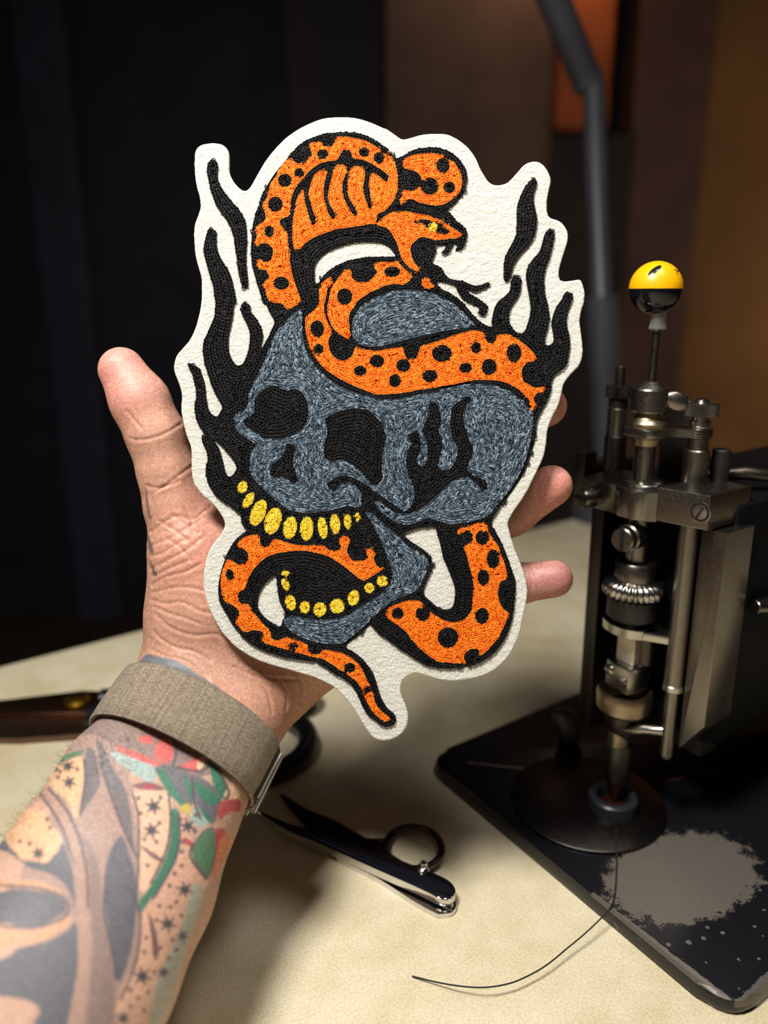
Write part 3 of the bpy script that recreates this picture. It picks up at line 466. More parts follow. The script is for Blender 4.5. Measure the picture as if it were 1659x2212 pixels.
# fingers
chain([(760, 1060, .345, 11.5), (960, 975, .350, 9.8), (1090, 920, .346, 9.4), (1182, 878, .341, 8.8)], .004)
chain([(835, 1140, .346, 11.5), (1000, 1165, .350, 10), (1108, 1106, .344, 9.8), (1192, 1049, .337, 9.1)], .004)
chain([(850, 1240, .346, 11), (1010, 1290, .350, 9.4), (1108, 1262, .344, 9.0), (1197, 1250, .339, 8.3)], .004)
chain([(820, 1330, .345, 10.5), (930, 1396, .349, 8.4), (1010, 1386, .346, 7.4)], .004)
def surface_nets(vol):
    m = vol < 0; nx, ny, nz = vol.shape
    cn = sum(m[i:nx - 1 + i, j:ny - 1 + j, k:nz - 1 + k].astype(np.int8) for i in (0, 1) for j in (0, 1) for k in (0, 1))
    act = np.argwhere((cn > 0) & (cn < 8)); idx = -np.ones((nx - 1, ny - 1, nz - 1), np.int32); idx[tuple(act.T)] = np.arange(len(act))
    cs = [(i, j, k) for i in (0, 1) for j in (0, 1) for k in (0, 1)]; val = {c: vol[tuple((act + c).T)] for c in cs}
    acc = np.zeros((len(act), 3)); cnt = np.zeros(len(act))
    for a in cs:
        for ax in range(3):
            if a[ax]: continue
            b = list(a); b[ax] = 1; b = tuple(b); va, vb = val[a], val[b]; x = (va < 0) != (vb < 0)
            t = np.where(x, va / np.where(x, va - vb, 1), 0); p = np.array(a, float)[None].repeat(len(act), 0); p[:, ax] += t; acc[x] += p[x]; cnt[x] += 1
    v = act + acc / cnt[:, None]; faces = []
    for ax in range(3):
        sl0 = [slice(None)] * 3; sl1 = [slice(None)] * 3; sl0[ax] = slice(0, -1); sl1[ax] = slice(1, None)
        e = np.argwhere(m[tuple(sl0)] != m[tuple(sl1)]); o1, o2 = [(1, 2), (2, 0), (0, 1)][ax]
        e = e[(e[:, o1] > 0) & (e[:, o2] > 0) & (e[:, o1] < vol.shape[o1] - 1) & (e[:, o2] < vol.shape[o2] - 1)]
        s0 = m[tuple(e.T)]; q = []
        for du, dv in ((0, 0), (1, 0), (1, 1), (0, 1)):
            k = e.copy(); k[:, o1] -= du; k[:, o2] -= dv; q.append(idx[tuple(k.T)])
        q = np.stack(q, 1); q[~s0] = q[~s0][:, ::-1]; faces.append(q[(q >= 0).all(1)])
    return v, np.concatenate(faces)
for ax in range(3): vol = (np.roll(vol, 1, ax) + 2 * vol + np.roll(vol, -1, ax)) / 4
sv, sf = surface_nets(vol); sv = lo + sv * HS
M3 = np.array([RT, -UP, FW])                       # camera axes -> world
me = bpy.data.meshes.new('person')
me.vertices.add(len(sv)); me.vertices.foreach_set('co', (sv @ M3 + np.array(CAM)).astype(np.float32).ravel())
me.loops.add(len(sf) * 4); me.loops.foreach_set('vertex_index', sf.ravel()); me.polygons.add(len(sf)); me.polygons.foreach_set('loop_start', np.arange(len(sf)) * 4)
me.update(calc_edges=True); me.validate()
tmp = bpy.data.objects.new('tmp', me); col.objects.link(tmp); md = tmp.modifiers.new('s', 'SUBSURF'); md.levels = 1
hm = bpy.data.meshes.new_from_object(tmp.evaluated_get(bpy.context.evaluated_depsgraph_get())); bpy.data.objects.remove(tmp); hm.name = 'person'
nv = len(hm.vertices); hv = np.empty(nv * 3); hm.vertices.foreach_get('co', hv); hv = hv.reshape(-1, 3)
hn = np.empty(nv * 3); hm.vertices.foreach_get('normal', hn); hn = hn.reshape(-1, 3)
if ((hv - hv.mean(0)) * hn).sum() < 0: hm.flip_normals(); hn = -hn
hc = (hv - np.array(CAM)) @ M3.T; px = 829.5 + FPX * hc[:, 0] / hc[:, 2]; py = 1106 + FPX * hc[:, 1] / hc[:, 2]
facing = (hn @ np.array(FW)) < .15                 # the palm side
# creases of the palm, wrist and thumb: grooves in the surface
CR = """300,660 330,670 400,665 480,645 550,610 612,570|275,490 330,555 365,600|455,995 540,940 620,880 690,830|400,958 460,972 530,960 600,930|425,1250 520,1180 600,1150 690,1170 760,1120 800,1090
430,1330 540,1290 640,1230 740,1170|430,1480 520,1430 640,1370 740,1290|435,1580 520,1530 640,1500 740,1450|438,1680 520,1700 620,1690 720,1740 800,1760|450,1760 520,1830 620,1880 720,1900 830,1890 900,1930
440,1870 500,1930 600,1980 700,2000 800,2060|430,1990 520,2030 640,2060 740,2130 800,2200|480,1180 560,1230 640,1290 700,1340|560,1140 640,1200 720,1260|430,1400 500,1380 580,1330 660,1290|440,1530 540,1480 660,1430
450,1630 560,1600 680,1600 760,1620|445,1720 540,1760 640,1790 740,1830|640,1100 680,1180 690,1260|520,1290 600,1340 680,1430"""
crs = [np.array([list(map(float, t.split(','))) for t in c.split()]) / 2.911 + (180, 720) for ln in CR.split('\n') for c in ln.split('|')]
crs += [np.array(c, float) for c in (((604, 1470), (620, 1500), (618, 1530)), ((540, 1450), (575, 1490), (588, 1540)), ((640, 1450), (656, 1490), (650, 1520)), ((505, 1440), (560, 1462), (640, 1468)), ((1178, 1020), (1160, 1060), (1172, 1100)), ((1140, 1215), (1150, 1250), (1142, 1290)))]
disp = np.zeros(nv)
for q in crs:
    q = catmull(q, 6, False); near = facing & (px > q[:, 0].min() - 14) & (px < q[:, 0].max() + 14) & (py > q[:, 1].min() - 14) & (py < q[:, 1].max() + 14); ii = np.flatnonzero(near)
    if not len(ii): continue
    best = np.full(len(ii), 99.)
    for a, b in zip(q, q[1:]):
        ab = b - a; t = np.clip(((px[ii] - a[0]) * ab[0] + (py[ii] - a[1]) * ab[1]) / (ab @ ab), 0, 1); best = np.minimum(best, np.hypot(px[ii] - a[0] - t * ab[0], py[ii] - a[1] - t * ab[1]))
    disp[ii] += -.00036 * np.exp(-(best / 2.8) ** 2) + .00010 * np.exp(-((best - 8) / 5) ** 2)
hv = hv + hn * np.clip(disp, -.0011, .0006)[:, None]
hm.vertices.foreach_set('co', hv.astype(np.float32).ravel())
# skin colour, shade and tattoo ink, painted on a map and kept per vertex
IW, IH = 1500, 1700; OX, OY = -200, 700
img = np.zeros((IH, IW, 3), np.float32); img[:] = (196, 148, 126)
yy, xx = np.mgrid[0:IH, 0:IW]; xx = xx + OX; yy = yy + OY
def tint(cx, cy, rx, ry, c, a):
    wgt = (a * np.exp(-((xx - cx) / rx) ** 2 - ((yy - cy) / ry) ** 2))[..., None]; img[:] = img * (1 - wgt) + np.array(c, np.float32) * wgt
tint(255, 800, 90, 110, (216, 144, 134), .8); tint(430, 1180, 90, 120, (208, 138, 120), .6); tint(1200, 1050, 90, 90, (218, 138, 128), .75); tint(1200, 1250, 90, 60, (172, 108, 106), .8); tint(1200, 880, 80, 70, (204, 136, 126), .7)  # darker ring fingertip is the patch's shade painted into the skin
tint(640, 1500, 120, 90, (180, 128, 104), .6); tint(400, 1400, 110, 90, (182, 134, 110), .7)  # heel of the palm painted darker for the shade it lies in
INK = {}
INK['fields'] = [
 ((196, 158, 138), '0,900 200,560 420,400 700,400 1000,560 1190,700 1210,850 1100,1200 900,1600 800,1930 -300,1930 -300,1100'),
 ((168, 140, 130), '420,400 520,390 600,480 640,640 700,980 700,1400 600,1930 330,1930 200,1600 100,1200 260,850 330,560'),
 ((142, 122, 116), '400,480 480,400 600,390 750,410 900,480 1000,560 1100,650 980,690 880,680 800,640 700,580 560,530 480,480'),
 ((104, 103, 108), '-300,1000 0,1050 80,1090 150,1140 250,1170 320,1220 360,1290 380,1380 375,1300 360,1150 330,1060 310,1020 240,1110 200,1110 100,1100 30,1010 -300,940|-300,1250 0,1260 60,1245 180,1255 260,1270 320,1310 330,1350 280,1390 180,1430 80,1430 -300,1390|-300,1640 0,1600 100,1540 230,1510 330,1460 380,1420 390,1600 385,1750 330,1930 170,1930 200,1850 100,1790 -300,1750'),
 ((116, 110, 112), '440,540 470,560 490,640 500,720 450,810 400,870 410,790 420,680 425,600|480,500 520,540 560,640 620,740 650,860 660,960 670,1050 640,1000 600,920 570,800 530,700 500,620'),
 ((102, 101, 108), '610,985 640,1060 670,1150 680,1300 670,1450 640,1600 600,1700 580,1690 560,1550 530,1350 520,1200 540,1090 575,1010'),
 ((146, 124, 118), '330,1050 380,960 430,1000 480,1080 500,1200 520,1400 560,1600 570,1750 550,1930 440,1930 450,1700 460,1500 430,1300 400,1180'),
 ((176, 144, 130), '220,740 300,800 370,920 410,1020 440,1150 450,1350 450,1600 430,1800 400,1930 340,1930 365,1780 390,1600 390,1400 390,1250 370,1100 330,980 270,860 200,770'),
 ((206, 156, 124), '-300,940 0,1200 100,1200 200,1210 290,1250 300,1265 180,1250 60,1240 -300,1245|0,1420 100,1450 200,1445 300,1405 340,1370 345,1420 250,1490 100,1530 -300,1600'),
 ((222, 160, 104), '-100,960 0,905 60,850 130,810 160,805 120,860 60,905 0,950'),
 ((222, 174, 138), '240,660 330,610 410,590 420,680 400,800 380,890 330,800 270,740|60,880 200,850 260,930 310,1010 240,1110 190,1110 100,1080 30,1000'),
 ((226, 184, 156), '660,770 840,770 850,900 830,1050 760,1210 700,1260 690,1150 690,1000 670,850'),
 ((218, 172, 148), '890,870 960,1020 960,1100 1040,1200 1000,1280 900,1550 800,1930 590,1930 600,1750 680,1600 700,1400 760,1300 850,1130'),
 ((176, 172, 160), '960,1230 1010,1280 910,1600 800,1930 740,1930 780,1700 900,1450'),
 ((158, 176, 170), '555,560 680,600 770,640 765,715 700,695 640,650 570,600|960,860 990,800 1040,900 1000,940 950,900'),
 ((110, 108, 112), '770,640 900,640 960,700 960,800 940,850 890,800 830,720|920,680 1000,690 1090,760 1100,820 1060,920 990,840 950,760|955,1050 1010,960 1065,945 1080,1060 1040,1190 990,1150'),
 ((72, 122, 100), '780,650 830,670 890,770 930,850 890,820 820,740|920,680 958,740 950,800 925,740|965,710 1030,745 1100,800 1060,830 1000,790|1060,620 1110,680 1140,760 1115,800 1070,740 1050,660|990,830 1040,880 1065,930 1020,890|850,860 890,860 892,1010 860,1120 800,1230 740,1310 700,1365 694,1310 740,1250 800,1150 840,1050 855,960'),
 ((96, 132, 104), '1015,970 1060,955 1070,1050 1040,1170 1000,1140 960,1080 980,1020|240,640 330,580 410,555 405,575 330,605 250,655'),
 ((196, 178, 84), '900,840 945,820 940,875|680,490 700,485 690,505|675,440 700,435 690,455'),
 ((204, 102, 98), '620,392 690,398 680,422 640,415|690,490 740,480 770,510 740,525 700,515|770,540 830,490 865,560 850,610 820,620 775,590|580,530 640,550 720,580 800,620 770,632 680,600 600,562|880,640 940,612 990,578 1000,620 975,667 910,652|880,490 920,500 910,522|735,430 790,440 760,455'),
 ((184, 86, 86), '1090,820 1190,800 1197,860 1140,862 1095,905|1075,950 1125,960 1090,1030 1080,1080|905,990 960,1010 940,1032'),
 ((226, 186, 152), '1115,790 1140,730 1180,690 1190,790|985,600 1030,590 1010,640 985,650'),
 ((120, 92, 92), '665,730 740,715 825,748 760,752 690,745|740,1360 775,1450 790,1560 770,1600 755,1480|700,1030 800,1090 812,1115 760,1090'),
 ((180, 70, 84), '705,730 745,725 780,742 740,748'),
 ((222, 140, 100), '1095,1010 1130,970 1160,1000 1110,1110 1050,1220'),
 ((108, 110, 116), '690,150 705,100 740,78 800,92 860,104 930,138 1010,196 1090,246 1090,300 980,260 860,200 760,170'),
 ((92, 82, 80), '727,-760 734,-700 742,-640 755,-600 745,-600 728,-680|735,-520 752,-480 765,-440 757,-420 740,-470|748,-390 768,-350 780,-320 770,-310 752,-360'),
]
INK['stars'] = [(340,635,34),(345,715,38),(190,1070,38),(765,835,44),(755,955,44),(935,935,42),(920,1250,44),(835,1420,46),(710,1680,50),(815,1660,36),(910,1480,34),(615,1890,40)]
INK['dots'] = [(690,795),(795,915),(700,870),(720,1000),(780,1010),(735,1130),(905,1130),(870,1170),(845,1230),(880,1310),(795,1330),(850,1335),(905,1380),(780,1400),(860,1500),(800,1540),(730,1490),(720,1560),(840,1590),(880,1550),(770,1660),(690,1790),(650,1750),(740,1760),(650,1830),(720,1850),(300,660),(280,650),(385,650),(290,690),(900,900),(970,960),(905,1060),(915,1010),(250,940),(235,900),(150,1020),(100,1010),(990,870),(975,880),(800,790)]
INK['lines'] = '660,770 690,900 690,1150 680,1300 700,1400 680,1600 600,1800|420,600 425,720 400,880|500,620 560,800 640,1000 690,1100|840,770 850,900 830,1050 750,1220|890,870 895,1010 860,1130 760,1300|240,740 330,850 390,980 430,1150 440,1350|0,1230 180,1240 300,1280 345,1340 300,1400 150,1440 0,1430|530,1180 520,1350 560,1560 580,1700|860,480 880,560 860,640|960,690 965,800 1000,900|1080,640 1140,760 1120,800|880,640 1000,660 1060,610|200,770 300,920 350,1060|960,1020 950,1090 1030,1200'

def ipoly(t): return np.array([list(map(float, q.split(','))) for q in t.split()]) / 2.304 + (0, 1380)
skin0 = img.copy()
for c, polys in INK['fields']:
    for t in polys.split('|'): fill(img, catmull(ipoly(t)), c, OX, OY)
def star(x, y, r, c):
    for k in range(3):
        a = k * math.pi / 3 + .3; d_ = np.array([math.cos(a), math.sin(a)]); n_ = np.array([-d_[1], d_[0]])
        o = np.array([x, y]) / 2.304 + (0, 1380); r_ = r / 2.304
        fill(img, np.array([o + d_ * r_, o + n_ * r_ * .22, o - d_ * r_, o - n_ * r_ * .22]), c, OX, OY)
for x, y, r in INK['stars']: star(x, y, r * 1.15, (82, 78, 84))
for x, y in INK['dots']: fill(img, oval(x / 2.304, y / 2.304 + 1380, 4.2, 4.6), (104, 88, 88), OX, OY)
for t in INK['lines'].split('|'):
    q = catmull(ipoly(t), 5, False); n_ = np.gradient(q, axis=0); n_ = np.stack([-n_[:, 1], n_[:, 0]], 1); n_ /= np.maximum(1e-6, np.hypot(*n_.T))[:, None]
    fill(img, np.vstack([q + n_ * 2.4, (q - n_ * 2.4)[::-1]]), (92, 84, 88), OX, OY)
b = img.copy()
for _ in range(5):
    for ax in (0, 1): b = (np.roll(b, 1, ax) + 2 * b + np.roll(b, -1, ax)) / 4
img = b
gr = rng.normal(0, 1, (IH, IW)); gr = blur(gr, 2); img *= (1 + .05 * gr / gr.std())[..., None]
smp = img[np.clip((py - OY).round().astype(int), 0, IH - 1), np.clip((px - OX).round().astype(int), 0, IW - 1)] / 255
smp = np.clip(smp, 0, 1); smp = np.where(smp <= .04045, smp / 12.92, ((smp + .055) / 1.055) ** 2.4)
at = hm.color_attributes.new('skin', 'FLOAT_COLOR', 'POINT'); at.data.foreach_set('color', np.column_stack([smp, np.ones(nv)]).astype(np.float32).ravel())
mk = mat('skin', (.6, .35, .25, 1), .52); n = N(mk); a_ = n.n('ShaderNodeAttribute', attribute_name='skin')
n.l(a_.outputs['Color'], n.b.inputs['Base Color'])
n.b.inputs['Subsurface Weight'].default_value = .12; n.b.inputs['Subsurface Radius'].default_value = (.004, .0016, .0008); n.b.inputs['Subsurface Scale'].default_value = .6
vo = n.n('ShaderNodeTexVoronoi', Scale=1300.); co = n.coord(); n.l(co, vo.inputs['Vector'])
h_ = n.math('ADD', n.math('MULTIPLY', vo.outputs['Distance'], .5), n.math('MULTIPLY', n.noise(co, 260, 4), .8))
ve = n.n('ShaderNodeTexVoronoi', feature='DISTANCE_TO_EDGE', Scale=330.); n.l(n.coord((1, 1, 1.7)), ve.inputs['Vector'])
mv = n.n('ShaderNodeMapRange'); mv.inputs['From Max'].default_value = .12; n.l(ve.outputs['Distance'], mv.inputs['Value']); h_ = n.math('ADD', h_, n.math('MULTIPLY', mv.outputs[0], .26))
geo = n.n('ShaderNodeNewGeometry').outputs['Position']
for tip, mid, rad_ in ((P(262, 815, .322), P(350, 900, .322), .019), (P(1195, 1055, .328), P(1140, 1100, .330), .011), (P(1190, 1250, .330), P(1130, 1260, .331), .010)):   # fingerprint ridges
    dn = n.n('ShaderNodeVectorMath', operation='DISTANCE'); dn.inputs[1].default_value = mid; n.l(geo, dn.inputs[0])
    dt = n.n('ShaderNodeVectorMath', operation='DISTANCE'); dt.inputs[1].default_value = tip; n.l(geo, dt.inputs[0])
    rdg = n.math('SINE', n.math('ADD', n.math('MULTIPLY', dn.outputs['Value'], 2 * math.pi / .00062), n.math('MULTIPLY', n.noise(co, 90, 2), 9.)))
    mr = n.n('ShaderNodeMapRange'); mr.inputs['From Min'].default_value = rad_; mr.inputs['From Max'].default_value = rad_ * .7; n.l(dt.outputs['Value'], mr.inputs['Value'])
    h_ = n.math('ADD', h_, n.math('MULTIPLY', n.math('MULTIPLY', rdg, mr.outputs[0]), .13))
n.bump(h_, .00024, .36)
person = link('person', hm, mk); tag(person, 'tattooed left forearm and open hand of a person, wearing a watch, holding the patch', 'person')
# hairs on the thumb side of the forearm
hb = MB()
for i in range(240):
    t = rng.random(); x_, y_ = (190 - 205 * t + rng.normal(0, 9), 1590 + 267 * t + rng.normal(0, 9)) if i < 130 else (205 + rng.random() * 110, 1592 + rng.random() * 80)
    d2 = (px - x_) ** 2 + (py - y_) ** 2 + np.where((hn @ np.array(FW)) < .35, 0, 1e6); j = int(d2.argmin()); p0 = Vector(hv[j]); nn = Vector(hn[j])
    g = (RT * rng.normal(-.5, .5) + UP * rng.normal(.1, .6) - FW * .2).normalized(); L_ = .0016 + .0034 * rng.random()
    hb.tube([p0 - nn * .0003, p0 + (nn * .6 + g * .6) * L_ * .5, p0 + (nn * .25 + g) * L_], [.00006, .00005, .00002], 3)
hair = hb.build('arm_hair', mat('brown_hair', lin(112, 92, 66), .4), person, label='fine brown arm hair', kind='stuff')

# ------------------------------------------------------------------ the watch
AX = np.array([.462 * .78, -.887 * .78, .64]); AX /= np.linalg.norm(AX); BX = AW - AX * (AW @ AX); BX /= np.linalg.norm(BX); CX = np.cross(BX, AX); CX = CX if CX[2] < 0 else -CX
WC = cc(402, 1594, .3178)
def ring_pt(s, th, grow=0., W=.0358, D=.0300):
    c_, s_ = math.cos(th), math.sin(th); e = .97
    x = math.copysign(abs(c_) ** e, c_) * (W + grow); y = math.copysign(abs(s_) ** e, s_) * (D * (1.24 if s_ < 0 else 1.) + grow)
    q = WC + AX * s + BX * x + CX * y; return CAM + RT * q[0] - UP * q[1] + FW * q[2]
wt = empty('wristwatch', ring_pt(0, -math.pi / 2)); tag(wt, 'taupe woven band wristwatch worn on the tattooed wrist', 'watch')
wo = Vector(wt.location)
NB, HWB = 160, .0126; prof = [(-HWB, .0003), (-HWB + .0006, .0012), (-HWB * .5, .0016), (0, .0016), (HWB * .5, .0016), (HWB - .0006, .0012), (HWB, .0003), (HWB - .0006, -.0003), (0, -.0004), (-HWB + .0006, -.0003)]
bm_ = bmesh.new(); uvl = bm_.loops.layers.uv.new('UVMap'); ths = [2 * math.pi * i / NB for i in range(NB)]; rings = []
arc = [0.]
for i in range(NB): arc.append(arc[-1] + (ring_pt(0, 2 * math.pi * (i + 1) / NB) - ring_pt(0, 2 * math.pi * i / NB)).length)
for th in ths: rings.append([bm_.verts.new(ring_pt(s, th, g) - wo) for s, g in prof])
for i in range(NB):
    for k in range(len(prof)):
        l_ = (k + 1) % len(prof); f = bm_.faces.new((rings[i][k], rings[i][l_], rings[(i + 1) % NB][l_], rings[(i + 1) % NB][k])); f.smooth = True
        for lp, (u_, v_) in zip(f.loops, ((arc[i], prof[k][0]), (arc[i], prof[l_][0]), (arc[i + 1], prof[l_][0]), (arc[i + 1], prof[k][0]))): lp[uvl].uv = (u_ * 100, v_ * 100)
bmesh.ops.recalc_face_normals(bm_, faces=bm_.faces[:]); me = bpy.data.meshes.new('band'); bm_.to_mesh(me); bm_.free()
mw = mat('taupe_woven_nylon', lin(150, 134, 112), .8, Sheen_Weight=.1); n = N(mw); uv = n.coord((1, 1, 1), 'UV')
br = n.n('ShaderNodeTexBrick'); br.offset = .5; n.l(uv, br.inputs['Vector'])
for kk, v in (('Scale', 1.), ('Brick Width', .125), ('Row Height', .062), ('Mortar Size', .017), ('Mortar Smooth', .7), ('Bias', 0.)): br.inputs[kk].default_value = v
br.inputs['Color1'].default_value = lin(214, 198, 172); br.inputs['Color2'].default_value = lin(178, 160, 136); br.inputs['Mortar'].default_value = lin(66, 50, 38)
cl = n.noise(n.coord((9, .12, 1), 'UV'), 1., 4, .7); n.l(n.mix(.8, br.outputs['Color'], n.ramp(cl, [(.36, (.52, .48, .45)), (.62, (1, 1, 1))]), 'MULTIPLY'), n.b.inputs['Base Color'])
n.bump(br.outputs['Fac'], -.0003, .9)
link('band', me, mw, wt)
m_steel = mat('brushed_steel', lin(226, 225, 222), .42, 1.)
mo = mat('olive_nylon_tab', lin(92, 82, 62), .85); n = N(mo); n.bump(n.noise(n.coord(), 1800, 2), .0002, .7)
tb_ = MB(); rows = []
for s in np.linspace(-.0118, .0108, 8): rows.append([ring_pt(s, th, .0020) - wo for th in np.linspace(.02, .30, 6)])
vs = [[tb_.b.verts.new(p) for p in r] for r in rows]
for i in range(7):
    for k in range(5): tb_.b.faces.new((vs[i][k], vs[i][k + 1], vs[i + 1][k + 1], vs[i + 1][k]))
bmesh.ops.solidify(tb_.b, geom=tb_.b.faces[:], thickness=.0006)
tb_.build('band_tab', mo, wt, label='olive stitched tab at the band end')
st_ = MB().tube([ring_pt(s, .235, .0027) - wo for s in np.linspace(-.0105, .0098, 8)], .00025, 6); st_.build('tab_seam', mat('grey_seam', lin(170, 164, 150), .7), wt)
MB().tube([ring_pt(s, -.03, .0022) - wo for s in np.linspace(-.0135, .0125, 10)], .0017, 14).build('lug_bar', m_steel, wt, label='polished steel lug bar')
MB().tube([ring_pt(s, -.30, .002) - wo for s in np.linspace(-.0125, .0115, 10)], .0012, 12).build('case_edge', m_steel, wt)
cb = MB()
Mx = Matrix([list(BX @ np.array([RT, -UP, FW])), list(AX @ np.array([RT, -UP, FW])), list(CX @ np.array([RT, -UP, FW]))]).transposed().to_4x4()
Mx.translation = ring_pt(0, -math.pi / 2, .0085) - wo
cb.prism([tuple(p) for p in np.array([(.021 * math.copysign(abs(math.cos(a)) ** .4, math.cos(a)), .0235 * math.copysign(abs(math.sin(a)) ** .4, math.sin(a))) for a in np.arange(32) * math.pi / 16])], -.010, -.0005, .0018, Mx)
cb.build('watch_case', m_steel, wt)

# ------------------------------------------------------------------ the embroidery sewing machine (modelled in mm about its needle)
class MM(MB):                   # millimetres; the old head leans a touch to the left
    def build(s, *a, **k):
        for v in s.b.verts:
            q_ = max(0, v.co.z - 20) * .008; v.co.x -= .819 * q_; v.co.y += .574 * q_
        bmesh.ops.scale(s.b, vec=(.001,) * 3, verts=s.b.verts[:]); return MB.build(s, *a, **k)
def worn(name, c, rough, brown=.5, sc_=60):
    m = mat(name, c, rough, 1.); n = N(m); f = n.noise(n.coord(), sc_, 5, .65); g = n.noise(n.coord((1, 1, .6)), 900, 3, .6)
    cb_ = tuple(np.array(c[:3]) * (1 - brown) + np.array(lin(128, 92, 56)[:3]) * .8 * brown) + (1,)
    n.l(n.ramp(f, [(.46, c), (.72, cb_)]), n.b.inputs['Base Color'])
    n.l(n.ramp(g, [(.3, (rough * .85,) * 3), (.7, (min(1, rough * 1.2),) * 3)]), n.b.inputs['Roughness']); n.bump(g, .00003, .3); return m
s_st = worn('aged_steel', lin(128, 124, 118), .32, .35); s_br = worn('bright_steel', lin(178, 174, 168), .24, .2); s_dk = worn('dark_steel', lin(84, 81, 78), .4, .3); s_cu = worn('tarnished_steel', lin(164, 150, 128), .36, .55)
s_bk = mat('black_enamel', (.004, .004, .005), .5, Specular_IOR_Level=.08); s_bk2 = mat('black_iron', (.010, .009, .009), .5)
# black enamel of the bed, worn through to bare metal
m_bed = mat('worn_black_enamel', (.006, .006, .008), .22); n = N(m_bed); co = n.coord()
def patch_mask(cx, cy, rx, ry, rot):
    mp = n.n('ShaderNodeMapping', vector_type='TEXTURE'); mp.inputs['Location'].default_value = (cx, cy, .008); mp.inputs['Rotation'].default_value = (0, 0, R(rot)); mp.inputs['Scale'].default_value = (rx, ry, .05)
    n.l(co, mp.inputs[0]); v = n.n('ShaderNodeVectorMath', operation='LENGTH'); n.l(mp.outputs[0], v.inputs[0]); return v.outputs['Value']
nb_ = n.noise(co, 160, 8, .75); nf_ = n.noise(co, 1400, 3, .7)
wob = n.math('ADD', n.math('MULTIPLY', n.math('SUBTRACT', nb_, .5), .9), n.math('MULTIPLY', n.math('SUBTRACT', nf_, .5), .35))
m1 = n.math('GREATER_THAN', .92, n.math('ADD', patch_mask(-.016, -.0535, .047, .0285, -6), wob))
sx_ = n.n('ShaderNodeSeparateXYZ'); n.l(co, sx_.inputs[0])
edge = n.math('ADD', n.math('MULTIPLY', n.math('ADD', sx_.outputs['X'], .0605), 300.), n.math('MULTIPLY', wob, 1.6))
m2 = n.math('MULTIPLY', n.math('MULTIPLY', n.math('GREATER_THAN', .1, edge), n.math('GREATER_THAN', -.036, sx_.outputs['Y'])), n.math('GREATER_THAN', sx_.outputs['Z'], .0070))
vo = n.n('ShaderNodeTexVoronoi', Scale=170.); n.l(co, vo.inputs['Vector']); sp = n.math('ADD', vo.outputs['Distance'], n.math('MULTIPLY', n.math('SUBTRACT', nb_, .5), .5))
m3 = n.math('MULTIPLY', n.math('GREATER_THAN', .17, sp), n.math('GREATER_THAN', 1., n.math('ADD', patch_mask(-.02, -.088, .06, .028, -10), n.math('MULTIPLY', wob, .8))))
ey = n.math('ADD', n.math('MULTIPLY', n.math('ADD', sx_.outputs['Y'], .1080), 260.), n.math('MULTIPLY', wob, 1.8)); m4 = n.math('MULTIPLY', n.math('GREATER_THAN', .1, ey), n.math('GREATER_THAN', sx_.outputs['Z'], .0045))
wr = n.math('MAXIMUM', n.math('MAXIMUM', m1, m2), n.math('MAXIMUM', m3, m4))
n.l(n.mix(wr, (.006, .006, .008, 1), n.mix(nf_, lin(84, 78, 72), lin(128, 120, 110))), n.b.inputs['Base Color'])
n.l(n.math('MULTIPLY_ADD', wr, .24, .27), n.b.inputs['Roughness']); n.l(n.math('MULTIPLY', wr, .55), n.b.inputs['Metallic']); n.bump(wr, -.00012, .6)
sm = empty('sewing_machine', (.128, .366, TZ), (0, 0, R(35)))
tag(sm, 'old black and steel chain stitch sewing machine with yellow and black ball knob', 'sewing machine')
# bed plate with rounded corners
def rpoly(c, r, k=8):
    out = []
    for i, p in enumerate(c):
        p = np.array(p, float); a = np.array(c[i - 1]) - p; b = np.array(c[(i + 1) % len(c)]) - p; a = a / np.hypot(*a); b = b / np.hypot(*b)
        for t in np.linspace(0, 1, k): out.append(tuple(p + a * r * (1 - t) ** 2 + b * r * t ** 2))
    return out
MM().prism(rpoly([(-65, -111), (340, -111), (340, 97), (-57, 97)], 17), 0, 8, 2.6).build('bed', m_bed, sm, label='black enamel bed worn to bare metal')
MM().tube([(-40, 78, 8), (30, 6, 8.05), (40, -2, 8.05), (320, -92, 8)], .6, 6).build('bed_line', mat('faded_red_line', lin(74, 34, 26), .5), sm)
MM().lathe([(0, 8), (41.5, 8), (42, 8.6), (42, 9.6), (41.2, 10.2), (9, 10.2), (0, 10.2)], 64, (-10.6, 11, 0)).build('needle_disc', worn('disc_steel', lin(66, 63, 62), .36, .25, 30), sm, label='round dull steel disc')
MM().lathe([(8.6, 9), (8.6, 16.6), (9.4, 17.6), (12.2, 17.6), (13.2, 16.6), (13.4, 10), (8.6, 9)], 40, (-4, -1, 0)).build('needle_ring', mat('blue_black_ring', (.02, .022, .03), .35), sm)
MM().lathe([(0, 10.25), (8.5, 10.25), (8.5, 10.6), (0, 10.6)], 32, (-4, -1, 0)).build('rusty_plate', worn('rusty_steel', lin(110, 62, 36), .6, .8), sm)
# body
MM().box((19, -41, 56), (335, 38, 187), 7).build('arm', s_bk, sm)
MM().box((262, -52, 8), (335, 52, 100), 8).build('pillar', s_bk, sm)
MM().box((30, -29, 42), (46, 27, 176), 2).build('body_plate', s_bk2, sm)
MM().box((5, 26, 40), (42, 34.5, 175), 1.2).build('cheek_plate', s_dk, sm)
B_ = MM().prism([(-43.5, 176), (-43.5, 77), (-31.5, 59), (-30.5, 59), (-30.5, 176)], 5, 28, .8, Matrix(((0, 0, 1, 0), (1, 0, 0, 0), (0, 1, 0, 0), (0, 0, 0, 1)))); B_.build('cheek_plate', s_st, sm, label='steel cheek plate with slanted foot')
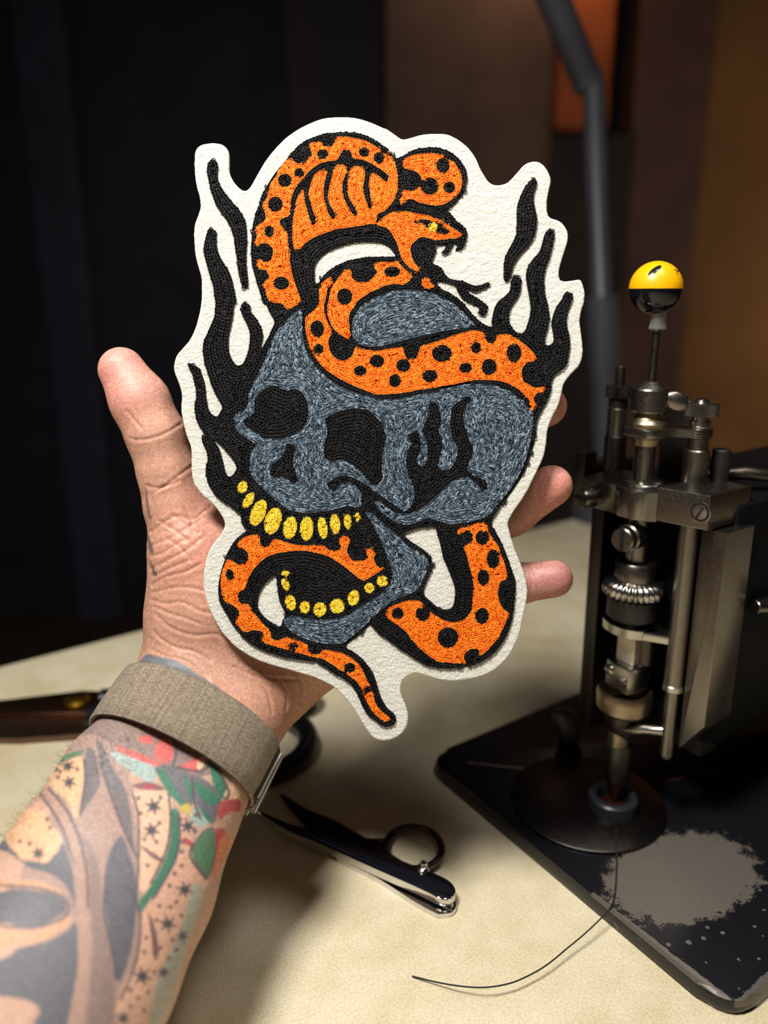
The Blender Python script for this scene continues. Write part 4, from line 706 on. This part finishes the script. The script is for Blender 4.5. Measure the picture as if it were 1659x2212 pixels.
# top bracket
pts = [(22, 34), (-9, 30), (-9.6, 15)] + [(-13 * math.cos(a) + .5, 13 * -math.sin(a)) for a in np.linspace(-.75, .85, 9)] + [(-6, -13.5), (24, -13.5)]
MM().prism(pts, 176, 190.5, .7).build('head_bracket', s_st, sm)
MM().prism([(-6.5, -13.6), (-1.5, -37.5), (31, -37.5), (31, -13.6)], 177, 193.5, .6).build('bracket_block', s_st, sm)
MM().lathe([(4.7, 0), (9.6, 0), (9.6, 1.8), (8.8, 2.6), (6, 3), (4.7, 3.2)], 40, (0, 0, 190.4)).build('boss_washer', s_br, sm)
# recessed screw in the block
sc1 = MM().lathe([(4.9, -.4), (4.9, .35), (4.5, .4), (4.4, .1), (3.3, .06), (3.2, .5), (0, .7)], 28, (-2.3, -33.6, 185), (-.979, -.205, 0)).build('recessed_screw', s_br, sm)
MM().lathe([(0, .1), (4.5, .1), (4.5, .14), (0, .14)], 28, (-2.3, -33.6, 185), (-.979, -.205, 0)).build('screw_shadow_gap', s_bk2, sc1)
MM().prism([(-.6, -3.2), (.6, -3.2), (.6, 3.2), (-.6, 3.2)], .3, .9, .05, Matrix.Translation((-2.3, -33.6, 185)) @ Vector((-.979, -.205, 0)).to_track_quat('Z', 'Y').to_matrix().to_4x4() @ Matrix.Rotation(R(-24), 4, 'Z')).build('screw_slot', s_bk2, sc1)
# left slotted screw
sc2 = MM().lathe([(0, 0), (4.9, 0), (5, .4), (5, 9), (4.4, 10), (0, 10)], 28, (-9, 20.5, 182), (-1, .12, 0)).build('bracket_screw', s_st, sm)
MM().box((-19.9, 17.4, 181.1), (-18.2, 26.2, 182.9), .1).build('screw_slot', s_bk2, sc2)
# clamp screw under the bracket
sc3 = MM().cyl((0, 0, 166), (-15.5, -2, 166), 6.0, 28).cyl((4, 0, 166), (-11, -1.5, 166), 6.8, 28).build('clamp_screw', s_st, sm)
MM().box((-16.2, -2.7, 160.2), (-14.9, -1.3, 171.8), .1).build('screw_slot', s_bk2, sc3)
# upright tab and bracket on the left
MM().box((10, 45, 168), (20, 52, 198), 1).box((10, 30, 172), (22, 48, 184), 1).build('upright_tab', s_dk, sm)
MM().box((20, 50, 172), (60, 62, 190), 2).build('bracket_lug', s_dk, sm)
# needle bar and its stack
MM().cyl((0, 0, 150), (0, 0, 216), 4.7).build('needle_bar', s_st, sm)
MM().lathe([(0, 211), (6.4, 211), (6.8, 214), (9, 215.2), (9, 219.6), (6, 220), (0, 220)], 36).build('flange', s_cu, sm)
MM().prism(rpoly([(-9.4, 9.2), (-9.4, -9.2), (6, -10.2), (12, -23), (24, -21), (21, 5), (8, 9.4)], 5), 215.6, 219.4, .5).build('lever_plate', s_st, sm)
MM().lathe([(0, 219.4), (8.6, 219.4), (8.8, 221.6), (7.4, 223.4), (5.6, 225.2), (5.2, 227.4), (0, 227.4)], 36).build('flange', s_cu, sm)
MM().lathe([(0, 227), (8.4, 227), (8.8, 227.6), (8.8, 237.4), (8.4, 238.2), (5.0, 240.8), (4.4, 241.2), (0, 241.2)], 40).build('knob_collar', s_st, sm, sharp=25)
ws = MM(); ws.cyl((3, -4, 234), (7, -11, 233.4), 2.6, 20); bq = MM(); bq.sphere((0, 0, 0), 1, 28)
Mw = Matrix.Translation((5.2, -10.9, 232.6)) @ Matrix.Rotation(R(42), 4, 'Z') @ Matrix.Rotation(R(22), 4, 'X') @ Matrix.Diagonal((2.2, 6.2, 4.4, 1))
vm = {v: ws.b.verts.new(Mw @ v.co) for v in bq.b.verts}; [ws.b.faces.new([vm[v] for v in f.verts]) for f in bq.b.faces]; bq.b.free()
ws.build('wing_screw', s_st, sm)
MM().cyl((0, 0, 240), (1.0, 0, 268), 1.75, 16).build('stem', s_dk, sm)
mcl = mat('clear_plastic', (.8, .8, .78, 1), .22); mcl.node_tree.nodes['Principled BSDF'].inputs['Transmission Weight'].default_value = .85
MM().lathe([(0, 264.6), (3.2, 264.6), (4.1, 265.4), (3.5, 268), (3.4, 272.5), (0, 272.5)], 24, (1, 0, 0)).build('ball_socket', mcl, sm)
ball = MM(); RB = 11.9; BC = (.6, 2.4, 283.4)
ball.lathe([(0, -RB)] + [(RB * math.cos(a), RB * math.sin(a)) for a in np.linspace(-1.48, -.03, 18)] + [(RB - .12, -.2), (0, -.2)], 48, BC)
kn = ball.build('ball_knob', mat('gloss_black_plastic', (.006, .006, .008), .12), sm, label='black and yellow ball knob')
MM().lathe([(0, -.25), (RB + .02, -.25), (RB + .06, .1)] + [((RB + .05) * math.cos(a), (RB + .05) * math.sin(a)) for a in np.linspace(.03, 1.5, 18)] + [(0, RB + .05)], 48, BC).build('yellow_cap', mat('yellow_plastic', lin(246, 178, 6), .34), kn, label='yellow upper half of the ball')
inv = Matrix.Rotation(R(-35), 3, 'Z'); bw = Matrix.Rotation(R(35), 3, 'Z') @ (Vector(BC) / 1000) + Vector((.128, .366, TZ)); VD = (bw - CAM).normalized(); VR = VD.cross(Vector((0, 0, 1))).normalized(); VU = VR.cross(VD)
def onball(dx, dy, g=.12):
    dz = math.sqrt(max(0, 1 - dx * dx - dy * dy)); return Vector(BC) + (inv @ (VR * dx + VU * dy - VD * dz)) * (RB + .05 + g)
mk2 = mat('black_print', (.01, .01, .01), .2)
ey = MM(); c0 = ey.b.verts.new(onball(-.085, .64)); rg = []
for f_ in (.5, 1.): rg.append([ey.b.verts.new(onball(-.085 + f_ * (.27 * math.cos(a) * .80 - .095 * math.sin(a) * .6), .64 + f_ * (.27 * math.cos(a) * .62 + .095 * math.sin(a) * .8), .12 if f_ < 1 else .05)) for a in np.arange(24) * math.pi / 12])
for i in range(24): ey.b.faces.new((c0, rg[0][i], rg[0][(i + 1) % 24])); ey.b.faces.new((rg[0][i], rg[1][i], rg[1][(i + 1) % 24], rg[0][(i + 1) % 24]))
ey.build('printed_eye', mk2, kn)
MM().tube([onball(.60, .665), onball(.66, .64), onball(.70, .60), onball(.71, .50)], .16, 6).tube([onball(.69, .605), onball(.75, .625), onball(.768, .633)], .2, 6).build('printed_mouth', mk2, kn)
# threaded post on the block, and the post behind on the left
def knurl(b, c, r, z0, z1, nt=44, d=.5):
    p = [(c[0] + (r if i % 2 else r - d) * math.cos(math.pi * i / nt), c[1] + (r if i % 2 else r - d) * math.sin(math.pi * i / nt)) for i in range(2 * nt)]
    return b.prism(p, z0, z1)
rp = MM().cyl((15, -17.8, 192), (15, -17.8, 210), 5.9).build('threaded_post', s_st, sm)
th = [(0, 209.5)]
for i in range(9): z = 210 + i * 1.16; th += [(5.2, z), (5.2, z + .35), (4.3, z + .6), (4.3, z + .85)]
MM().lathe(th + [(4.4, 221), (4.9, 221.4), (4.9, 223.4), (3.9, 224), (3.9, 226.5), (0, 226.5)], 28, (15, -17.8, 0)).build('screw_thread', s_br, rp)
kk = MM(); knurl(kk, (15, -17.8), 7.8, 226, 231.6); kk.lathe([(0, 231.5), (7.2, 231.5), (7.2, 232.2), (3.4, 232.4), (3, 233.4), (1.5, 234.2), (0, 234.4)], 32, (15, -17.8, 0)); kk.build('knurled_knob', s_br, rp)
lp = MM().cyl((19, 33, 186), (19, 33, 209), 5.8).build('sleeved_post', s_dk, sm)
MM().cyl((19, 33, 208.5), (19, 33, 223.5), 5.1).build('post_sleeve', s_br, lp)
kk = MM(); knurl(kk, (19, 33), 6.8, 229, 235, 40, .35); kk.lathe([(0, 223), (4.6, 223), (5, 224), (5, 227.5), (4.2, 229.2), (0, 229.2)], 28, (19, 33, 0)); kk.cyl((19, 33, 234.5), (19, 33, 245), 2.5); kk.build('post_nut', s_dk, lp)
MM().box((33, -3, 186), (40, 16, 224), 1).build('cover_plate', s_dk, sm)
MM().cyl((29, -22, 186), (29, -22, 209), 4.4).build('black_stud', s_bk2, sm)
MM().tube([(36, -12, 193), (44, -26, 196), (60, -38, 194), (86, -40, 193)], [3.2, 3.4, 3, 2.6], 10).build('tension_lever', s_dk, sm)
# works below the bracket
MM().cyl((0, 0, 120), (0, 0, 178), 5.6).build('needle_sleeve', s_st, sm)
MM().lathe([(5, 139.5), (9.8, 139.5), (10, 140), (10, 150.4), (9, 151.8), (5, 152)], 40).build('collar', s_st, sm)
g = MM(); NT = 30
def gear_ring(r, d, z): return [g.b.verts.new(((r + (d if i % 4 in (1, 2) else -d)) * math.cos(2 * math.pi * i / (NT * 4)), (r + (d if i % 4 in (1, 2) else -d)) * math.sin(2 * math.pi * i / (NT * 4)), z)) for i in range(NT * 4)]
ra, rb, rc_ = gear_ring(10.2, 0, 142.5), gear_ring(14.2, .75, 140.5), gear_ring(14.8, .9, 135); rd = gear_ring(11, 0, 133)
for a, b in ((ra, rb), (rb, rc_), (rc_, rd)):
    for i in range(NT * 4): g.b.faces.new((a[i], a[(i + 1) % (NT * 4)], b[(i + 1) % (NT * 4)], b[i]))
g.b.faces.new(ra); g.b.faces.new(rd[::-1]); g.build('bevel_gear', s_br, sm, sharp=20)
MM().cyl((0, 0, 121), (0, 0, 134), 12.6, 36).build('gear_drum', s_bk2, sm)
def hoop(cx, r0, r1, a0, a1, z0, z1, k=28):
    o_ = [(cx - r1 * math.cos(a), -r1 * math.sin(a)) for a in np.linspace(a0, a1, k)]; i_ = [(cx - r0 * math.cos(a), -r0 * math.sin(a)) for a in np.linspace(a1, a0, k)]
    return MM().prism(o_ + i_, z0, z1, .5)
hoop(4, 11, 16.5, -1.5, 1.45, 114.5, 119).build('hoop_bracket', s_br, sm)
MM().prism([(10, -26), (-1, -23), (-7, -13), (4, -8)], 114.5, 119, .5).build('hoop_lug', s_br, sm)
MM().box((-4, -6.5, 97), (3, 4.5, 115), .6).build('needle_clamp', mat('pale_steel', lin(214, 204, 186), .4, .7), sm)
MM().cyl((6, -6, 96), (6, -6, 116), 5.5).build('dark_roller', s_dk, sm)
cl_ = MM().prism([(-7, 7.5), (-9, 1), (-9, -7.5), (-4, -9.5), (6, -9.5), (6, 8)], 82, 97, .8).build('clamp_block', s_br, sm)
MM().lathe([(0, 0), (2.8, 0), (2.8, 1.4), (1.8, 2.3), (0, 2.5)], 20, (-8.0, 4.2, 92), (-1, .2, 0)).build('clamp_bolt', s_br, cl_)
MM().lathe([(0, 0), (1.9, 0), (1.9, .7), (0, .9)], 20, (-9, -4.6, 89), (-1, 0, 0)).build('clamp_bolt', s_br, cl_)
MM().lathe([(9.4, 69), (12.4, 68), (14.2, 70), (14.6, 77.5), (13.6, 80), (11.6, 80), (11, 74), (9.4, 69)], 44).build('cup_ring', s_cu, sm)
MM().lathe([(0, 52), (6, 52), (8, 58), (9.4, 63), (9.6, 71), (0, 71)], 32).build('cup_stem', s_dk, sm)
MM().lathe([(0, 48), (5.4, 48), (5.6, 54), (5.0, 61), (0, 61)], 28, (-2, 0, 0)).build('foot_hub', s_cu, sm)
MM().tube([(-3, 0, 58), (-5, -8, 61), (-3, -16, 65), (2, -23, 66)], [2.4, 2.4, 2.6, 3], 12).build('foot_arm', s_br, sm)
rr_ = MM().cyl((4, -25, 92), (4, -25, 177), 4.7).build('presser_rod', s_st, sm)
MM().cyl((4, -25, 89.5), (4, -25, 93), 5.2).build('rod_sleeve', s_br, rr_)
MM().cyl((4, -25, 53), (4, -25, 90), 3.3, 20, 3.6).sphere((4, -25, 53), 3.3, 20).build('rod_tip', s_st, rr_)
MM().lathe([(0, 12.2), (.7, 12.2), (1.1, 16), (3.4, 21), (6.8, 27), (7.0, 44), (6.4, 48), (0, 48)], 32, (-1, 0, 0)).build('needle_nozzle', s_dk, sm)
MM().lathe([(0, -12), (3.4, -12), (7, -8), (7.4, 6), (5, 11), (0, 12)], 24, (26, 60, 19), (-.2, .3, 1)).build('small_knob', worn('dull_grey_steel', lin(112, 108, 110), .5, .2), sm)
MM().cyl((36, -44, 133), (64, -52, 132), 3.6, 20, 4.4).build('hand_lever', s_st, sm)

# ------------------------------------------------------------------ black thread from the machine
tp = [(1331, 1788, .0112), (1332, 1829, .0110), (1332, 1860, .0096), (1331, 1893, .0092), (1326, 1943, .0091), (1312, 1970, .0093), (1294, 1988, .0092), (1262, 2018, .0078), (1226, 2048, .0066), (1183, 2083, .0060), (1141, 2108, .0058), (1098, 2125, .006), (1046, 2133, .006), (992, 2130, .0045), (940, 2121, .0022), (891, 2109, .0006)]
tw = catmull(np.array([tuple(T(x, y, h)) for x, y, h in tp]), 10, False)
b0 = Vector(tw[-1]); th_ = MB().tube([Vector(p) - b0 for p in tw], .00032, 8)
th_.tube([Vector(p) - b0 + Vector((math.cos(i * .9), math.sin(i * .9), math.cos(i * .9 + 1)) ) * .00014 for i, p in enumerate(tw)], .00022, 6)
m_th = mat('black_cotton', (.008, .008, .009), .7)
o = th_.build('thread', m_th); o.location = b0; tag(o, 'loose black thread trailing from the machine across the cream table', 'thread')
# ------------------------------------------------------------------ thread snips
SK = 3.606
def sp_(q, h): return T(540 + q[0] / SK, 1640 + q[1] / SK, h)
m_chr = mat('polished_chrome', lin(214, 214, 216), .12, 1.)
m_chr_dk = mat('darkened_chrome', lin(88, 80, 74), .22, 1.)  # chrome coloured darker to stand for the dark it reflects
sn0 = sp_((1350, 955), 0); sn = empty('thread_snips', sn0); tag(sn, 'chrome thread snips with a finger ring lying on the cream table', 'scissors')
def flat(pts, h0, h1, bev, h=None):
    return MB().prism([tuple((sp_(p, h if h is not None else h1) - sn0)[:2]) for p in catmull(pts, 4)], h0, h1, bev)
flat([(60, 400), (300, 500), (520, 556), (800, 655), (1000, 720), (1200, 797), (1330, 850), (1440, 890), (1540, 940), (1592, 995), (1598, 1050), (1560, 1085), (1490, 1092), (1400, 1045), (1250, 975), (1000, 865), (750, 752), (500, 640), (300, 560), (150, 470)], .0042, .0082, .0009).build('snip_blade', m_chr, sn)
up = flat([(228, 262), (450, 392), (650, 470), (800, 556), (930, 620), (1040, 612), (1062, 700), (1200, 800), (1330, 870), (1300, 930), (1150, 880), (900, 720), (700, 660), (500, 575), (400, 480)], .0026, .0042, .0005).build('snip_blade', m_chr_dk, sn)
rc = sp_((1275, 685), .0045) - sn0
MB().tube([rc + Vector((.0146 * math.cos(a), .0158 * math.sin(a), 0)) for a in np.linspace(0, 2 * math.pi, 41)], .0019, 12).build('finger_ring', m_chr_dk, up)
flat([(700, 760), (1000, 850), (1300, 975), (1560, 1075), (1610, 1118), (1588, 1180), (1505, 1205), (1420, 1185), (1250, 1090), (1000, 930), (720, 790)], .0001, .0028, .0007).build('spring_arm', m_chr, sn)
MB().lathe([(0, 0), (.0032, 0), (.0033, .0008), (.0026, .0014), (.0018, .0018), (.0019, .0026), (.0014, .0036), (0, .0040)], 24, (0, 0, .0081)).build('pivot_screw', m_chr, sn)
# ------------------------------------------------------------------ big shears behind the wrist
m_blade = worn('shear_steel', lin(120, 98, 84), .4, .5, 30); m_hand = mat('black_shear_handle', (.008, .008, .009), .3); m_brass = mat('brass_screw', lin(196, 150, 50), .3, 1.)
sh = empty('fabric_shears', (-.2159, .475, TZ)); tag(sh, 'large black handled shears with brass pivot lying behind the wrist', 'scissors')
MB().prism([(-.20, -.022), (-.02, -.008), (.02, -.010), (.03, -.030), (-.02, -.036), (-.12, -.034)], .0005, .0045, .0006).build('shear_blade', m_blade, sh)
MB().prism([(-.20, -.018), (-.05, .006), (.0, .020), (.035, .018), (.03, -.010), (-.03, -.012)], .0046, .0085, .0006).build('shear_blade', worn('dark_shear_steel', lin(84, 58, 48), .4, .5, 30), sh)
MB().lathe([(0, .008), (.0085, .008), (.0088, .0105), (.006, .0125), (0, .0128)], 28, (.003, .003, 0)).build('pivot_screw', m_brass, sh)
def loopo(cx, cy, rx, ry, z, r, shaft):
    m_ = MB().tube([(cx + rx * math.cos(a), cy + ry * math.sin(a), z) for a in np.linspace(0, 2 * math.pi, 41)], r, 12); return m_.tube(shaft, [.008, .007, .0065], 12)
loopo(.134, -.046, .034, .036, .0072, .0068, [(.02, -.018, .009), (.07, -.03, .008), (.104, -.04, .0075)]).build('shear_handle', m_hand, sh)
loopo(.128, .006, .038, .020, .0130, .006, [(.02, .004, .0095), (.06, .008, .011), (.094, .008, .0125)]).build('shear_handle', m_hand, sh)
